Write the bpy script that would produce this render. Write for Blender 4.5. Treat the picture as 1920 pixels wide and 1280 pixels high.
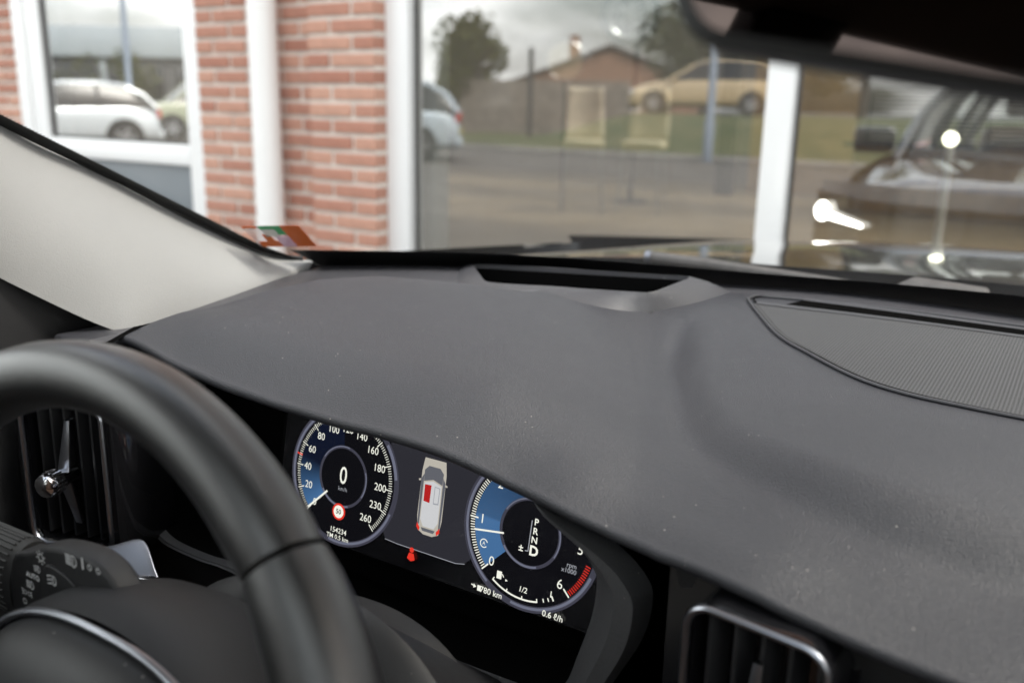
import bpy, bmesh, math, random
import numpy as np
from mathutils import Vector, Matrix

for o in list(bpy.data.objects): bpy.data.objects.remove(o)
SC = bpy.context.scene
COL = SC.collection
R = math.radians

# ------------------------------------------------------------------ camera
CAMZ = 1.2
def cam_basis(yaw, pitch, roll):
    F = Vector((-math.sin(yaw)*math.cos(pitch), math.cos(yaw)*math.cos(pitch), -math.sin(pitch)))
    Rt = Vector((math.cos(yaw), math.sin(yaw), 0)); U = Rt.cross(F)
    R2 = Rt*math.cos(roll) + U*math.sin(roll); U2 = -Rt*math.sin(roll) + U*math.cos(roll)
    return R2, U2, F
cam = bpy.data.cameras.new('camera'); cam_o = bpy.data.objects.new('camera', cam); COL.objects.link(cam_o)
_r, _u, _f = cam_basis(R(32), R(14.5), R(1.2))
mw = Matrix((_r, _u, -_f)).transposed().to_4x4(); mw.translation = (0, 0, CAMZ)
cam_o.matrix_world = mw
cam.sensor_width = 36; cam.lens = 1720/1920*36
cam.clip_start = 0.02; cam.clip_end = 2000
cam.dof.use_dof = True; cam.dof.focus_distance = 0.66; cam.dof.aperture_fstop = 5.2
SC.camera = cam_o

# ------------------------------------------------------------------ world, sun, exposure
SUN_EL, SUN_AZ = R(52), R(72)           # azimuth clockwise from +Y: high over the right wing, veiled by cloud
world = bpy.data.worlds.new('World'); SC.world = world; world.use_nodes = True
nt = world.node_tree; nt.nodes.clear()
out = nt.nodes.new('ShaderNodeOutputWorld'); bg = nt.nodes.new('ShaderNodeBackground')
sky = nt.nodes.new('ShaderNodeTexSky'); sky.sky_type = 'NISHITA'; sky.sun_disc = False
sky.sun_elevation = SUN_EL; sky.sun_rotation = SUN_AZ; sky.air_density = 1.3; sky.dust_density = 5.0
tc = nt.nodes.new('ShaderNodeTexCoord'); mp = nt.nodes.new('ShaderNodeMapping')
mp.inputs['Scale'].default_value = (1.0, 1.0, 3.0)
nz = nt.nodes.new('ShaderNodeTexNoise'); nz.inputs['Scale'].default_value = 2.2; nz.inputs['Detail'].default_value = 7; nz.inputs['Roughness'].default_value = .58
cr = nt.nodes.new('ShaderNodeValToRGB'); cr.color_ramp.elements[0].position = .36; cr.color_ramp.elements[1].position = .60
nz2 = nt.nodes.new('ShaderNodeTexNoise'); nz2.inputs['Scale'].default_value = 3.4; nz2.inputs['Detail'].default_value = 5
cr2 = nt.nodes.new('ShaderNodeValToRGB')
cr2.color_ramp.elements[0].position = .38; cr2.color_ramp.elements[0].color = (8.2, 8.2, 8.3, 1)
cr2.color_ramp.elements[1].position = .62; cr2.color_ramp.elements[1].color = (14.2, 14.0, 13.6, 1)
mx = nt.nodes.new('ShaderNodeMix'); mx.data_type = 'RGBA'
L = nt.links.new
L(tc.outputs['Generated'], mp.inputs['Vector']); L(mp.outputs['Vector'], nz.inputs['Vector']); L(mp.outputs['Vector'], nz2.inputs['Vector'])
L(nz.outputs['Fac'], cr.inputs['Fac']); L(nz2.outputs['Fac'], cr2.inputs['Fac'])
L(cr.outputs['Color'], mx.inputs['Factor']); L(sky.outputs['Color'], mx.inputs[6]); L(cr2.outputs['Color'], mx.inputs[7])
L(mx.outputs[2], bg.inputs['Color']); bg.inputs['Strength'].default_value = 0.12
L(bg.outputs['Background'], out.inputs['Surface'])

sun = bpy.data.lights.new('sun', 'SUN'); sun.energy = 1.3; sun.angle = R(14); sun.color = (1, .95, .88)
sun_o = bpy.data.objects.new('sun', sun); COL.objects.link(sun_o)
sd = Vector((math.sin(SUN_AZ)*math.cos(SUN_EL), math.cos(SUN_AZ)*math.cos(SUN_EL), math.sin(SUN_EL)))
sun_o.rotation_euler = sd.to_track_quat('Z', 'Y').to_euler(); sun_o.location = sd*30

vs = SC.view_settings; vs.view_transform = 'Standard'; vs.look = 'None'; vs.gamma = 1; vs.use_curve_mapping = False
vs.exposure = 1.55
SC.render.engine = 'CYCLES'
cy = SC.cycles
cy.use_denoising = True; cy.max_bounces = 10; cy.transparent_max_bounces = 16; cy.glossy_bounces = 5; cy.diffuse_bounces = 5
cy.caustics_reflective = False; cy.caustics_refractive = False; cy.sample_clamp_indirect = 6.0
try: cy.denoiser = 'OPENIMAGEDENOISE'
except Exception: pass

# ------------------------------------------------------------------ helpers
RND = random.Random(7)
ORI = {}
def place(o, origin, parent):
    po = ORI.get(parent.name, Vector()) if parent else Vector()
    o.parent = parent; o.location = Vector(origin) - po
    ORI[o.name] = Vector(origin)
def props(o, label=None, cat=None, group=None, kind=None):
    if label: o['label'] = label
    if cat: o['category'] = cat
    if group: o['group'] = group
    if kind: o['kind'] = kind
    return o
def thing(name, loc, label, cat, group=None):
    o = bpy.data.objects.new(name, None); COL.objects.link(o); o.empty_display_size = .05
    place(o, loc, None); return props(o, label, cat, group)

class MB:
    """collects vertices and faces in world coordinates"""
    def __init__(s): s.v = []; s.f = []
    def add(s, vs, fs):
        n = len(s.v); s.v += [tuple(map(float, p)) for p in vs]; s.f += [tuple(i+n for i in f) for f in fs]; return s
    def grid(s, rows, cu=False, cv=False, flip=False):
        nr, nc = len(rows), len(rows[0]); vs = [p for r in rows for p in r]; fs = []
        for i in range(nr if cu else nr-1):
            for j in range(nc if cv else nc-1):
                a, b = i*nc+j, i*nc+(j+1) % nc; c, d = ((i+1) % nr)*nc+(j+1) % nc, ((i+1) % nr)*nc+j
                fs.append((a, d, c, b) if flip else (a, b, c, d))
        return s.add(vs, fs)
    def box(s, c, h, M=None):
        vs = []
        for i in (-1, 1):
            for j in (-1, 1):
                for k in (-1, 1):
                    p = Vector((i*h[0], j*h[1], k*h[2]))
                    if M: p = M @ p
                    vs.append(p + Vector(c))
        return s.add(vs, [(0, 1, 3, 2), (4, 6, 7, 5), (0, 4, 5, 1), (2, 3, 7, 6), (0, 2, 6, 4), (1, 5, 7, 3)])
    def tube(s, path, rad, n=12, caps=True, closed=False):
        path = [Vector(p) for p in path]; m = len(path)
        rad = rad if isinstance(rad, (list, tuple)) else [rad]*m
        rings = []; prev = None
        for i, p in enumerate(path):
            if closed: t = path[(i+1) % m] - path[i-1]
            else: t = path[min(i+1, m-1)] - path[max(i-1, 0)]
            t.normalize()
            if prev is None:
                u = t.orthogonal().normalized()
            else:
                u = (prev - t*prev.dot(t)).normalized()
            prev = u; w = t.cross(u)
            rings.append([p + (u*math.cos(2*math.pi*k/n) + w*math.sin(2*math.pi*k/n))*rad[i] for k in range(n)])
        b = len(s.v)
        s.grid(rings, cu=closed, cv=True)
        if caps and not closed:
            s.f.append(tuple(b+k for k in range(n))[::-1]); s.f.append(tuple(b+(m-1)*n+k for k in range(n)))
        return s
    def prism(s, poly, d):
        """closed polygon (3d points) extruded by vector d"""
        d = Vector(d); n = len(poly); a = [Vector(p) for p in poly]; b = [p+d for p in a]
        fs = [tuple(range(n))[::-1], tuple(range(n, 2*n))] + [(i, (i+1) % n, n+(i+1) % n, n+i) for i in range(n)]
        return s.add(a+b, fs)
    def poly(s, pts): return s.add(pts, [tuple(range(len(pts)))])
    def disc(s, c, r, nrm, n=24, r0=0.0):
        c = Vector(c); nrm = Vector(nrm).normalized(); u = nrm.orthogonal().normalized(); w = nrm.cross(u)
        ring = lambda q: [c + (u*math.cos(2*math.pi*k/n)+w*math.sin(2*math.pi*k/n))*q for k in range(n)]
        if r0 > 0: return s.grid([ring(r0), ring(r)], cv=True)
        return s.add(ring(r), [tuple(range(n))])
    def build(s, name, mat, parent=None, smooth=None, bevel=0, seg=2, origin=None, subdiv=0, merge=False, solid=0, two=None):
        pts = np.array(s.v)
        if origin is None:
            origin = ORI[parent.name] if parent else Vector(((pts[:, 0].min()+pts[:, 0].max())/2, (pts[:, 1].min()+pts[:, 1].max())/2, pts[:, 2].min()))
        origin = Vector(origin)
        me = bpy.data.meshes.new(name)
        me.from_pydata([tuple(Vector(p)-origin) for p in s.v], [], s.f); me.validate()
        bm = bmesh.new(); bm.from_mesh(me)
        if merge: bmesh.ops.remove_doubles(bm, verts=bm.verts, dist=1e-5)
        bmesh.ops.recalc_face_normals(bm, faces=bm.faces)
        if bevel:
            es = [e for e in bm.edges if len(e.link_faces) == 2 and e.calc_face_angle(0) > R(28)]
            bmesh.ops.bevel(bm, geom=es, offset=bevel, segments=seg, affect='EDGES', profile=.5)
        bm.to_mesh(me); bm.free()
        o = bpy.data.objects.new(name, me); COL.objects.link(o); place(o, origin, parent)
        me.materials.append(mat if not isinstance(mat, str) else MAT[mat])
        if smooth is None: smooth = True
        if smooth:
            for p in me.polygons: p.use_smooth = True
            try: me.set_sharp_from_angle(angle=R(35))
            except Exception: pass
        if solid:
            m = o.modifiers.new('solid', 'SOLIDIFY'); m.thickness = solid; m.offset = 0
        if subdiv:
            m = o.modifiers.new('sub', 'SUBSURF'); m.levels = m.render_levels = subdiv
        return o

def spline(pts, n, closed=False):
    """Catmull-Rom resample to n points"""
    P = [Vector(p) for p in pts]; m = len(P); outp = []
    segs = m if closed else m-1
    for k in range(n):
        t = k/(n if closed else n-1)*segs; i = min(int(t), segs-1); f = t-i
        g = (lambda j: P[j % m]) if closed else (lambda j: P[max(0, min(m-1, j))])
        p0, p1, p2, p3 = g(i-1), g(i), g(i+1), g(i+2)
        if not closed:
            if i == 0: p0 = p1*2-p2
            if i == m-2: p3 = p2*2-p1
        outp.append(.5*((2*p1)+(p2-p0)*f+(2*p0-5*p1+4*p2-p3)*f*f+(3*p1-p0-3*p2+p3)*f**3))
    return outp
def lerp(a, b, t): return a+(b-a)*t
def smooth(a, b, x):
    t = np.clip((x-a)/(b-a), 0, 1); return t*t*(3-2*t)
def rotz(a): return Matrix.Rotation(a, 3, 'Z')

# ------------------------------------------------------------------ materials
MAT = {}
def mat(name, col, rough=.5, metal=0.0, var=0.0, vscale=5.0, bump=0.0, bscale=200.0, bdist=.001, spec=.5, coat=0.0, emit=None, estr=0, col2=None, alpha=1.0, sheen=0):
    m = bpy.data.materials.new(name); m.use_nodes = True; t = m.node_tree; b = t.nodes['Principled BSDF']
    b.inputs['Base Color'].default_value = (*col, 1); b.inputs['Roughness'].default_value = rough; b.inputs['Metallic'].default_value = metal
    b.inputs['Specular IOR Level'].default_value = spec; b.inputs['Coat Weight'].default_value = coat; b.inputs['Coat Roughness'].default_value = .04
    if sheen: b.inputs['Sheen Weight'].default_value = sheen
    if emit: b.inputs['Emission Color'].default_value = (*emit, 1); b.inputs['Emission Strength'].default_value = estr
    if alpha < 1: b.inputs['Alpha'].default_value = alpha
    if var or bump or col2:
        c = t.nodes.new('ShaderNodeTexCoord')
    if var or col2:
        n = t.nodes.new('ShaderNodeTexNoise'); n.inputs['Scale'].default_value = vscale; n.inputs['Detail'].default_value = 6
        t.links.new(c.outputs['Object'], n.inputs['Vector'])
        mxx = t.nodes.new('ShaderNodeMix'); mxx.data_type = 'RGBA'
        a = col2 or tuple(min(1, q*(1+var)) for q in col); z = col if col2 else tuple(q*(1-var) for q in col)
        mxx.inputs[6].default_value = (*z, 1); mxx.inputs[7].default_value = (*a, 1)
        rr = t.nodes.new('ShaderNodeMapRange'); rr.inputs['From Min'].default_value = .3; rr.inputs['From Max'].default_value = .7
        t.links.new(n.outputs['Fac'], rr.inputs['Value']); t.links.new(rr.outputs[0], mxx.inputs['Factor'])
        t.links.new(mxx.outputs[2], b.inputs['Base Color'])
    if bump:
        n2 = t.nodes.new('ShaderNodeTexNoise'); n2.inputs['Scale'].default_value = bscale; n2.inputs['Detail'].default_value = 3
        t.links.new(c.outputs['Object'], n2.inputs['Vector'])
        bp = t.nodes.new('ShaderNodeBump'); bp.inputs['Strength'].default_value = bump; bp.inputs['Distance'].default_value = bdist
        t.links.new(n2.outputs['Fac'], bp.inputs['Height']); t.links.new(bp.outputs[0], b.inputs['Normal'])
    MAT[name] = m; return m

def glass_mat(name, tint, refl, rough=0.0, haze=0.0):
    """thin pane: clear transmission plus mirror reflection"""
    m = bpy.data.materials.new(name); m.use_nodes = True; t = m.node_tree; t.nodes.clear()
    o = t.nodes.new('ShaderNodeOutputMaterial'); tr = t.nodes.new('ShaderNodeBsdfTransparent'); gl = t.nodes.new('ShaderNodeBsdfGlossy')
    tr.inputs['Color'].default_value = (*tint, 1); gl.inputs['Roughness'].default_value = rough
    mxs = t.nodes.new('ShaderNodeMixShader')
    lw = t.nodes.new('ShaderNodeLayerWeight'); lw.inputs['Blend'].default_value = .25
    ma = t.nodes.new('ShaderNodeMath'); ma.operation = 'MULTIPLY_ADD'; ma.inputs[1].default_value = 1.0-refl; ma.inputs[2].default_value = refl
    t.links.new(lw.outputs['Fresnel' if False else 'Facing'], ma.inputs[0])
    pw = t.nodes.new('ShaderNodeMath'); pw.operation = 'POWER'; pw.inputs[1].default_value = 4.0
    t.links.new(lw.outputs['Facing'], pw.inputs[0]); t.links.new(pw.outputs[0], ma.inputs[0])
    t.links.new(ma.outputs[0], mxs.inputs[0]); t.links.new(tr.outputs[0], mxs.inputs[1]); t.links.new(gl.outputs[0], mxs.inputs[2])
    last = mxs.outputs[0]
    if haze:      # film of dust on the glass that scatters daylight
        tl = t.nodes.new('ShaderNodeBsdfTranslucent'); tl.inputs['Color'].default_value = (.9, .9, .88, 1)
        m3 = t.nodes.new('ShaderNodeMixShader'); m3.inputs[0].default_value = haze
        t.links.new(last, m3.inputs[1]); t.links.new(tl.outputs[0], m3.inputs[2]); last = m3.outputs[0]
    t.links.new(last, o.inputs['Surface'])
    MAT[name] = m; return m

def dash_mat(name, base, rough, grain=1500., strength=.35, dust=True, spec=.45):
    """soft-touch moulded plastic: fine leather grain, tiny dust specks"""
    m = bpy.data.materials.new(name); m.use_nodes = True; t = m.node_tree; b = t.nodes['Principled BSDF']
    b.inputs['Roughness'].default_value = rough; b.inputs['Specular IOR Level'].default_value = spec
    c = t.nodes.new('ShaderNodeTexCoord')
    v = t.nodes.new('ShaderNodeTexVoronoi'); v.inputs['Scale'].default_value = grain; v.inputs['Randomness'].default_value = 1
    n = t.nodes.new('ShaderNodeTexNoise'); n.inputs['Scale'].default_value = grain*.5; n.inputs['Detail'].default_value = 3
    ad = t.nodes.new('ShaderNodeMath'); ad.operation = 'ADD'
    bp = t.nodes.new('ShaderNodeBump'); bp.inputs['Strength'].default_value = strength; bp.inputs['Distance'].default_value = .0006
    for q in (v, n): t.links.new(c.outputs['Object'], q.inputs['Vector'])
    t.links.new(v.outputs['Distance'], ad.inputs[0]); t.links.new(n.outputs['Fac'], ad.inputs[1])
    t.links.new(ad.outputs[0], bp.inputs['Height']); t.links.new(bp.outputs[0], b.inputs['Normal'])
    n3 = t.nodes.new('ShaderNodeTexNoise'); n3.inputs['Scale'].default_value = 9; n3.inputs['Detail'].default_value = 6
    t.links.new(c.outputs['Object'], n3.inputs['Vector'])
    mxx = t.nodes.new('ShaderNodeMix'); mxx.data_type = 'RGBA'
    mxx.inputs[6].default_value = (*[q*.88 for q in base], 1); mxx.inputs[7].default_value = (*[q*1.12 for q in base], 1)
    t.links.new(n3.outputs['Fac'], mxx.inputs['Factor'])
    rr_ = t.nodes.new('ShaderNodeMapRange'); rr_.inputs['From Min'].default_value = .3; rr_.inputs['From Max'].default_value = .7; rr_.inputs['To Min'].default_value = rough-.07; rr_.inputs['To Max'].default_value = rough+.07
    t.links.new(n3.outputs['Fac'], rr_.inputs['Value']); t.links.new(rr_.outputs[0], b.inputs['Roughness'])
    last = mxx.outputs[2]
    n4 = t.nodes.new('ShaderNodeTexNoise'); n4.inputs['Scale'].default_value = grain*.55; n4.inputs['Detail'].default_value = 2
    t.links.new(c.outputs['Object'], n4.inputs['Vector'])
    mr = t.nodes.new('ShaderNodeMapRange'); mr.inputs['From Min'].default_value = .3; mr.inputs['From Max'].default_value = .7; mr.inputs['To Min'].default_value = .86; mr.inputs['To Max'].default_value = 1.14
    t.links.new(n4.outputs['Fac'], mr.inputs['Value'])
    vm = t.nodes.new('ShaderNodeVectorMath'); vm.operation = 'SCALE'; t.links.new(last, vm.inputs[0]); t.links.new(mr.outputs[0], vm.inputs['Scale']); last = vm.outputs[0]
    if dust:
        v2 = t.nodes.new('ShaderNodeTexVoronoi'); v2.inputs['Scale'].default_value = 150
        t.links.new(c.outputs['Object'], v2.inputs['Vector'])
        lt = t.nodes.new('ShaderNodeMath'); lt.operation = 'LESS_THAN'; lt.inputs[1].default_value = .075
        t.links.new(v2.outputs['Distance'], lt.inputs[0])
        sep = t.nodes.new('ShaderNodeSeparateColor'); t.links.new(v2.outputs['Color'], sep.inputs[0])
        gt = t.nodes.new('ShaderNodeMath'); gt.operation = 'GREATER_THAN'; gt.inputs[1].default_value = .80
        t.links.new(sep.outputs[0], gt.inputs[0])
        mu = t.nodes.new('ShaderNodeMath'); mu.operation = 'MULTIPLY'; t.links.new(lt.outputs[0], mu.inputs[0]); t.links.new(gt.outputs[0], mu.inputs[1])
        m2 = t.nodes.new('ShaderNodeMath'); m2.operation = 'MULTIPLY'; m2.inputs[1].default_value = .55; t.links.new(mu.outputs[0], m2.inputs[0])
        mz = t.nodes.new('ShaderNodeMix'); mz.data_type = 'RGBA'; mz.inputs[7].default_value = (.5, .47, .43, 1)
        t.links.new(m2.outputs[0], mz.inputs['Factor']); t.links.new(last, mz.inputs[6]); last = mz.outputs[2]
    t.links.new(last, b.inputs['Base Color'])
    MAT[name] = m; return m

def emit_mat(name, col, s):
    m = bpy.data.materials.new(name); m.use_nodes = True; t = m.node_tree; t.nodes.clear()
    o = t.nodes.new('ShaderNodeOutputMaterial'); e = t.nodes.new('ShaderNodeEmission')
    e.inputs['Color'].default_value = (*col, 1); e.inputs['Strength'].default_value = s
    t.links.new(e.outputs[0], o.inputs['Surface']); MAT[name] = m; return m

dash_mat('dash', (.029, .0297, .0355), .45, grain=1500, strength=.65, spec=.6)
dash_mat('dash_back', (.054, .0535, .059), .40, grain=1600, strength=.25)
dash_mat('dash_hard', (.048, .048, .053), .45, grain=1600, strength=.25)
dash_mat('black_plastic', (.015, .015, .016), .46, grain=2500, strength=.2, dust=False)
dash_mat('rim_leather', (.012, .012, .013), .32, grain=1500, strength=.25, dust=False, spec=1.0)
MAT['rim_leather'].node_tree.nodes['Principled BSDF'].inputs['Coat Weight'].default_value = .35; MAT['rim_leather'].node_tree.nodes['Principled BSDF'].inputs['Coat Roughness'].default_value = .32
dash_mat('surround', (.065, .065, .068), .46, grain=1800, strength=.3)
dash_mat('cover', (.013, .013, .014), .46, grain=2200, strength=.25)
mat('void', (.004, .004, .004), .9, spec=0)
mat('gloss_black', (.006, .006, .007), .06, coat=.6)
mat('satin_black', (.012, .012, .013), .35)
mat('slat', (.026, .026, .028), .32)
mat('chrome', (.72, .72, .75), .12, metal=1)
mat('satin_silver', (.45, .47, .52), .28, metal=1, var=.05, vscale=30)
mat('brushed', (.20, .21, .24), .42, metal=.9, bump=.1, bscale=600)
mat('cream', (.25, .252, .250), .85, bump=.5, bscale=900, bdist=.0008, var=.04, vscale=8, sheen=.2)
mat('headliner', (.50, .47, .42), .9, bump=.2, bscale=1200)
mat('brown_leather', (.10, .055, .035), .5, bump=.2, bscale=900)
mat('carpet', (.02, .02, .02), .95)
mat('frit', (.004, .004, .004), .35)
mat('rubber', (.012, .012, .012), .6, bump=.2, bscale=300)
mat('wiper_plastic', (.07, .065, .062), .62, var=.2, vscale=60)
mat('car_black', (.006, .007, .009), .08, coat=1.0)
mat('print_white', (.75, .75, .75), .5)
mat('glassy_dark', (.01, .012, .014), .03, coat=.5)
glass_mat('windscreen', (.95, .97, .96), .03, haze=.012)
glass_mat('added_roof_tint', (.50, .52, .50), .06)
glass_mat('side_glass', (.93, .96, .94), .05)
glass_mat('shop_glass', (.60, .63, .60), .40)
m_mirror = mat('mirror_glass', (.055, .043, .040), .03, metal=1)

# ------------------------------------------------------------------ ground
mat('paving', (.095, .088, .080), .85, var=.25, vscale=1.2, bump=.3, bscale=30, bdist=.01)
mat('asphalt', (.055, .055, .055), .9, var=.25, vscale=2, bump=.4, bscale=60, bdist=.01)
mat('grass', (.045, .065, .02), .95, col2=(.10, .10, .04), vscale=1.5, bump=.6, bscale=25, bdist=.05)
mat('kerb', (.32, .31, .29), .9, var=.15, vscale=4)
b = MB(); b.add([(-400, -400, 0), (400, -400, 0), (400, 400, 0), (-400, 400, 0)], [(0, 1, 2, 3)])
props(b.build('ground', 'asphalt', smooth=False), kind='structure')
b = MB(); b.add([(-40, -14.5, .004), (30, -14.5, .004), (30, 2.5, .004), (-40, 2.5, .004)], [(0, 1, 2, 3)])
props(b.build('forecourt_paving', 'paving', smooth=False), kind='structure')
# grass verge with a low bank behind the parking area
rows = []
for i, y in enumerate(np.linspace(-15.2, -30, 16)):
    row = []
    for x in np.linspace(-60, 30, 91):
        h = .13 + .85*smooth(-15.6, -18.2, y)*smooth(-15, -11, x)*(1-smooth(-1, 4, x)) + .05*math.sin(x*1.7+y)*math.sin(y*1.3)
        row.append((x, y, h))
    rows.append(row)
props(MB().grid(rows).build('grass_verge', 'grass'), kind='structure')
b = MB(); b.box((-15, -15.1, .06), (45, .1, .07)); props(b.build('kerb', 'kerb', bevel=.02), kind='structure')

# ------------------------------------------------------------------ showroom building
def brick_material():
    m = bpy.data.materials.new('brick'); m.use_nodes = True; t = m.node_tree; bb = t.nodes['Principled BSDF']
    oi = t.nodes.new('ShaderNodeObjectInfo'); ge = t.nodes.new('ShaderNodeNewGeometry'); c = t.nodes.new('ShaderNodeTexCoord')
    ad = t.nodes.new('ShaderNodeMath'); ad.operation = 'ADD'; L(oi.outputs['Random'], ad.inputs[0]); L(ge.outputs['Random Per Island'], ad.inputs[1])
    fr = t.nodes.new('ShaderNodeMath'); fr.operation = 'FRACT'; t.links.new(ad.outputs[0], fr.inputs[0])
    ramp = t.nodes.new('ShaderNodeValToRGB')
    e = ramp.color_ramp.elements; e[0].color = (.45, .18, .115, 1); e[1].color = (.65, .35, .245, 1)
    k = ramp.color_ramp.elements.new(.5); k.color = (.56, .265, .18, 1)
    t.links.new(fr.outputs[0], ramp.inputs[0])
    n = t.nodes.new('ShaderNodeTexNoise'); n.inputs['Scale'].default_value = 30; n.inputs['Detail'].default_value = 6
    t.links.new(c.outputs['Object'], n.inputs['Vector'])
    mm = t.nodes.new('ShaderNodeMix'); mm.data_type = 'RGBA'; mm.blend_type = 'MULTIPLY'; mm.inputs['Factor'].default_value = .5
    t.links.new(ramp.outputs[0], mm.inputs[6]); t.links.new(n.outputs['Fac'], mm.inputs[7]); t.links.new(mm.outputs[2], bb.inputs['Base Color'])
    bp = t.nodes.new('ShaderNodeBump'); bp.inputs['Strength'].default_value = .5; bp.inputs['Distance'].default_value = .004
    t.links.new(n.outputs['Fac'], bp.inputs['Height']); t.links.new(bp.outputs[0], bb.inputs['Normal']); bb.inputs['Roughness'].default_value = .85
    MAT['brick'] = m
def _brick_links(): pass
L = lambda a, b_: a.id_data.links.new(a, b_)
brick_material()
mat('mortar', (.62, .57, .51), .95, var=.12, vscale=20, bump=.4, bscale=150, bdist=.003)
mat('white_paint', (.80, .79, .77), .4, var=.02, vscale=3)
mat('white_upvc', (.82, .82, .81), .3)
mat('grey_panel', (.13, .15, .165), .45, var=.04, vscale=3)
mat('soffit', (.55, .55, .53), .8)
mat('interior_floor', (.27, .20, .12), .35, var=.12, vscale=2)
mat('interior_wall', (.30, .27, .24), .8)
mat('tan_panel', (.60, .38, .17), .6, var=.12, vscale=3)
mat('ceiling_white', (.62, .62, .60), .9)
mat('dark_metal', (.03, .032, .035), .5)

FY = 2.70          # brick face of the showroom
bld = thing('showroom_building', (0, FY, 0), 'red brick showroom with white framed shop windows facing the bonnet', 'building')
CH, BH, BL, MODL = .0597, .0440, .176, .192

bm_unit = MB(); bm_unit.box((0, 0, 0), (BL/2, .05, BH/2))
_proto = bm_unit.build('brick', 'brick', None, bevel=.003, seg=1, origin=(0, 0, 0))
BRICK_ME = _proto.data; bpy.data.objects.remove(_proto)
stuff_mb = MB()
def lay(x0, x1, z0, z1, yf, parent, single, par=0, mod=MODL):
    row = int(math.floor(z0/CH+.5)); JT = .0155
    while (row+1)*CH <= z1+1e-6:
        z = row*CH + CH/2; k = 0
        off = x0-(mod/2 if (row+par) % 2 else 0)
        while off+k*mod < x1-.02:
            a2 = off+k*mod+JT/2 if off+k*mod > x0+.01 else x0-.0015; c2 = off+(k+1)*mod-JT/2 if off+(k+1)*mod < x1-.01 else x1+.0015; k += 1
            if c2-a2 < .02: continue
            dy = RND.uniform(-.002, .0025)
            if single:
                o = bpy.data.objects.new('brick', BRICK_ME); COL.objects.link(o)
                place(o, ((a2+c2)/2, yf+.05+dy, z), parent); o.scale = ((c2-a2)/BL, 1, 1)
                o.rotation_euler = (RND.uniform(-.006, .006), RND.uniform(-.003, .003), RND.uniform(-.003, .003))
            else:
                stuff_mb.box(((a2+c2)/2, yf+.05+dy, z), ((c2-a2)/2, .05, BH/2))
        row += 1

def wall_piece(name, x0, x1, yf, z0=0.0, z1=3.9, depth=.28):
    m = MB(); m.box(((x0+x1)/2, yf+.009+depth/2, (z0+z1)/2), ((x1-x0)/2, depth/2, (z1-z0)/2))
    return m.build(name, 'mortar', bld, smooth=False)
WA = wall_piece('brick_wall', -12.0, -4.64, FY)
WB = wall_piece('brick_wall', -3.28, -2.585, FY)
WP = wall_piece('brick_pilaster', -2.585, -2.265, FY-.055, depth=.335)
WR = wall_piece('brick_wall', 5.2, 9.0, FY)
WT = wall_piece('brick_wall', -4.64, -3.28, FY, 2.75, 3.9)
WT2 = wall_piece('brick_wall', -2.265, 5.2, FY, 2.95, 3.9)
ZS0, ZS1 = 8*CH, 32*CH
lay(-4.64-.672, -4.64, ZS0, ZS1, FY, WA, True, 1)
lay(-3.28, -2.585, ZS0, ZS1, FY, WB, True, 0, .695/3.5)
lay(-2.585, -2.265, ZS0, ZS1, FY-.055, WP, True, 1, .32/1.5)
for (a, c, z0, z1, yf) in ((-12, -5.312, 0, 3.88, FY), (-5.312, -4.64, 0, ZS0, FY), (-5.312, -4.64, ZS1, 3.88, FY), (-3.28, -2.585, 0, ZS0, FY), (-3.28, -2.585, ZS1, 3.88, FY),
                           (-2.585, -2.265, 0, ZS0, FY-.055), (-2.585, -2.265, ZS1, 3.88, FY-.055), (5.2, 9, 0, 3.88, FY), (-4.64, -3.28, 2.76, 3.88, FY), (-2.265, 5.2, 2.96, 3.88, FY)):
    lay(a, c, z0, z1, yf, None, False)
so = stuff_mb.build('distant_brickwork', 'brick', bld, smooth=False); so['kind'] = 'stuff'
b = MB()
for ya, yb2 in ((FY-.52, 5.2), (6.0, 8.9), (11.0, 12.3), (13.7, 15.2)): b.box((-1.5, (ya+yb2)/2, 4.0), (10.9, (yb2-ya)/2, .1))  # gaps between the strips are invented rooflights that brighten the showroom
b.box((-1.5, FY-.555, 4.02), (10.9, .03, .16)); b.build('roof', 'soffit', bld, bevel=.01)

def frame_bar(name, x0, x1, z0, z1, y0=FY+.006, d=.075, m='white_upvc', bev=.006, par=None):
    q = MB(); q.box(((x0+x1)/2, y0+d/2, (z0+z1)/2), ((x1-x0)/2, d/2, (z1-z0)/2)); return q.build(name, m, par or bld, bevel=bev)
# glazed door/window on the left: stiles, transom, grey lower panel
frame_bar('door_stile', -4.64, -4.555, .02, 2.75); frame_bar('door_stile', -4.552, -4.44, .06, 2.62, FY+.022, .06)
frame_bar('door_stile', -3.345, -3.282, .02, 2.75); frame_bar('door_stile', -3.395, -3.348, .06, 2.62, FY+.022, .06)
frame_bar('door_head', -4.552, -3.348, 2.625, 2.75); frame_bar('door_rail', -4.437, -3.398, .905, .995, FY+.022, .06)
frame_bar('door_rail', -4.437, -3.398, .06, .2, FY+.022, .06)
frame_bar('door_panel', -4.437, -3.398, .203, .902, FY+.045, .03, 'grey_panel', .002)
def pane(name, x0, x1, z0, z1, y):
    return MB().add([(x0, y, z0), (x1, y, z0), (x1, y, z1), (x0, y, z1)], [(0, 1, 2, 3)]).build(name, 'shop_glass', bld, smooth=False)
glass_mat('door_glass', (.5, .53, .53), .62)
pane('window_pane', -4.437, -3.398, .997, 2.62, FY+.05).data.materials[0] = MAT['door_glass']
b = MB(); b.box((-3.9, 3.9, 1.4), (.9, .04, 1.38)); b.build('added_dark_wall', 'dark_metal', bld, smooth=False)  # dark wall added behind the door glass so its reflection stands out
mat('seal', (.015, .015, .015), .6)
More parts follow.
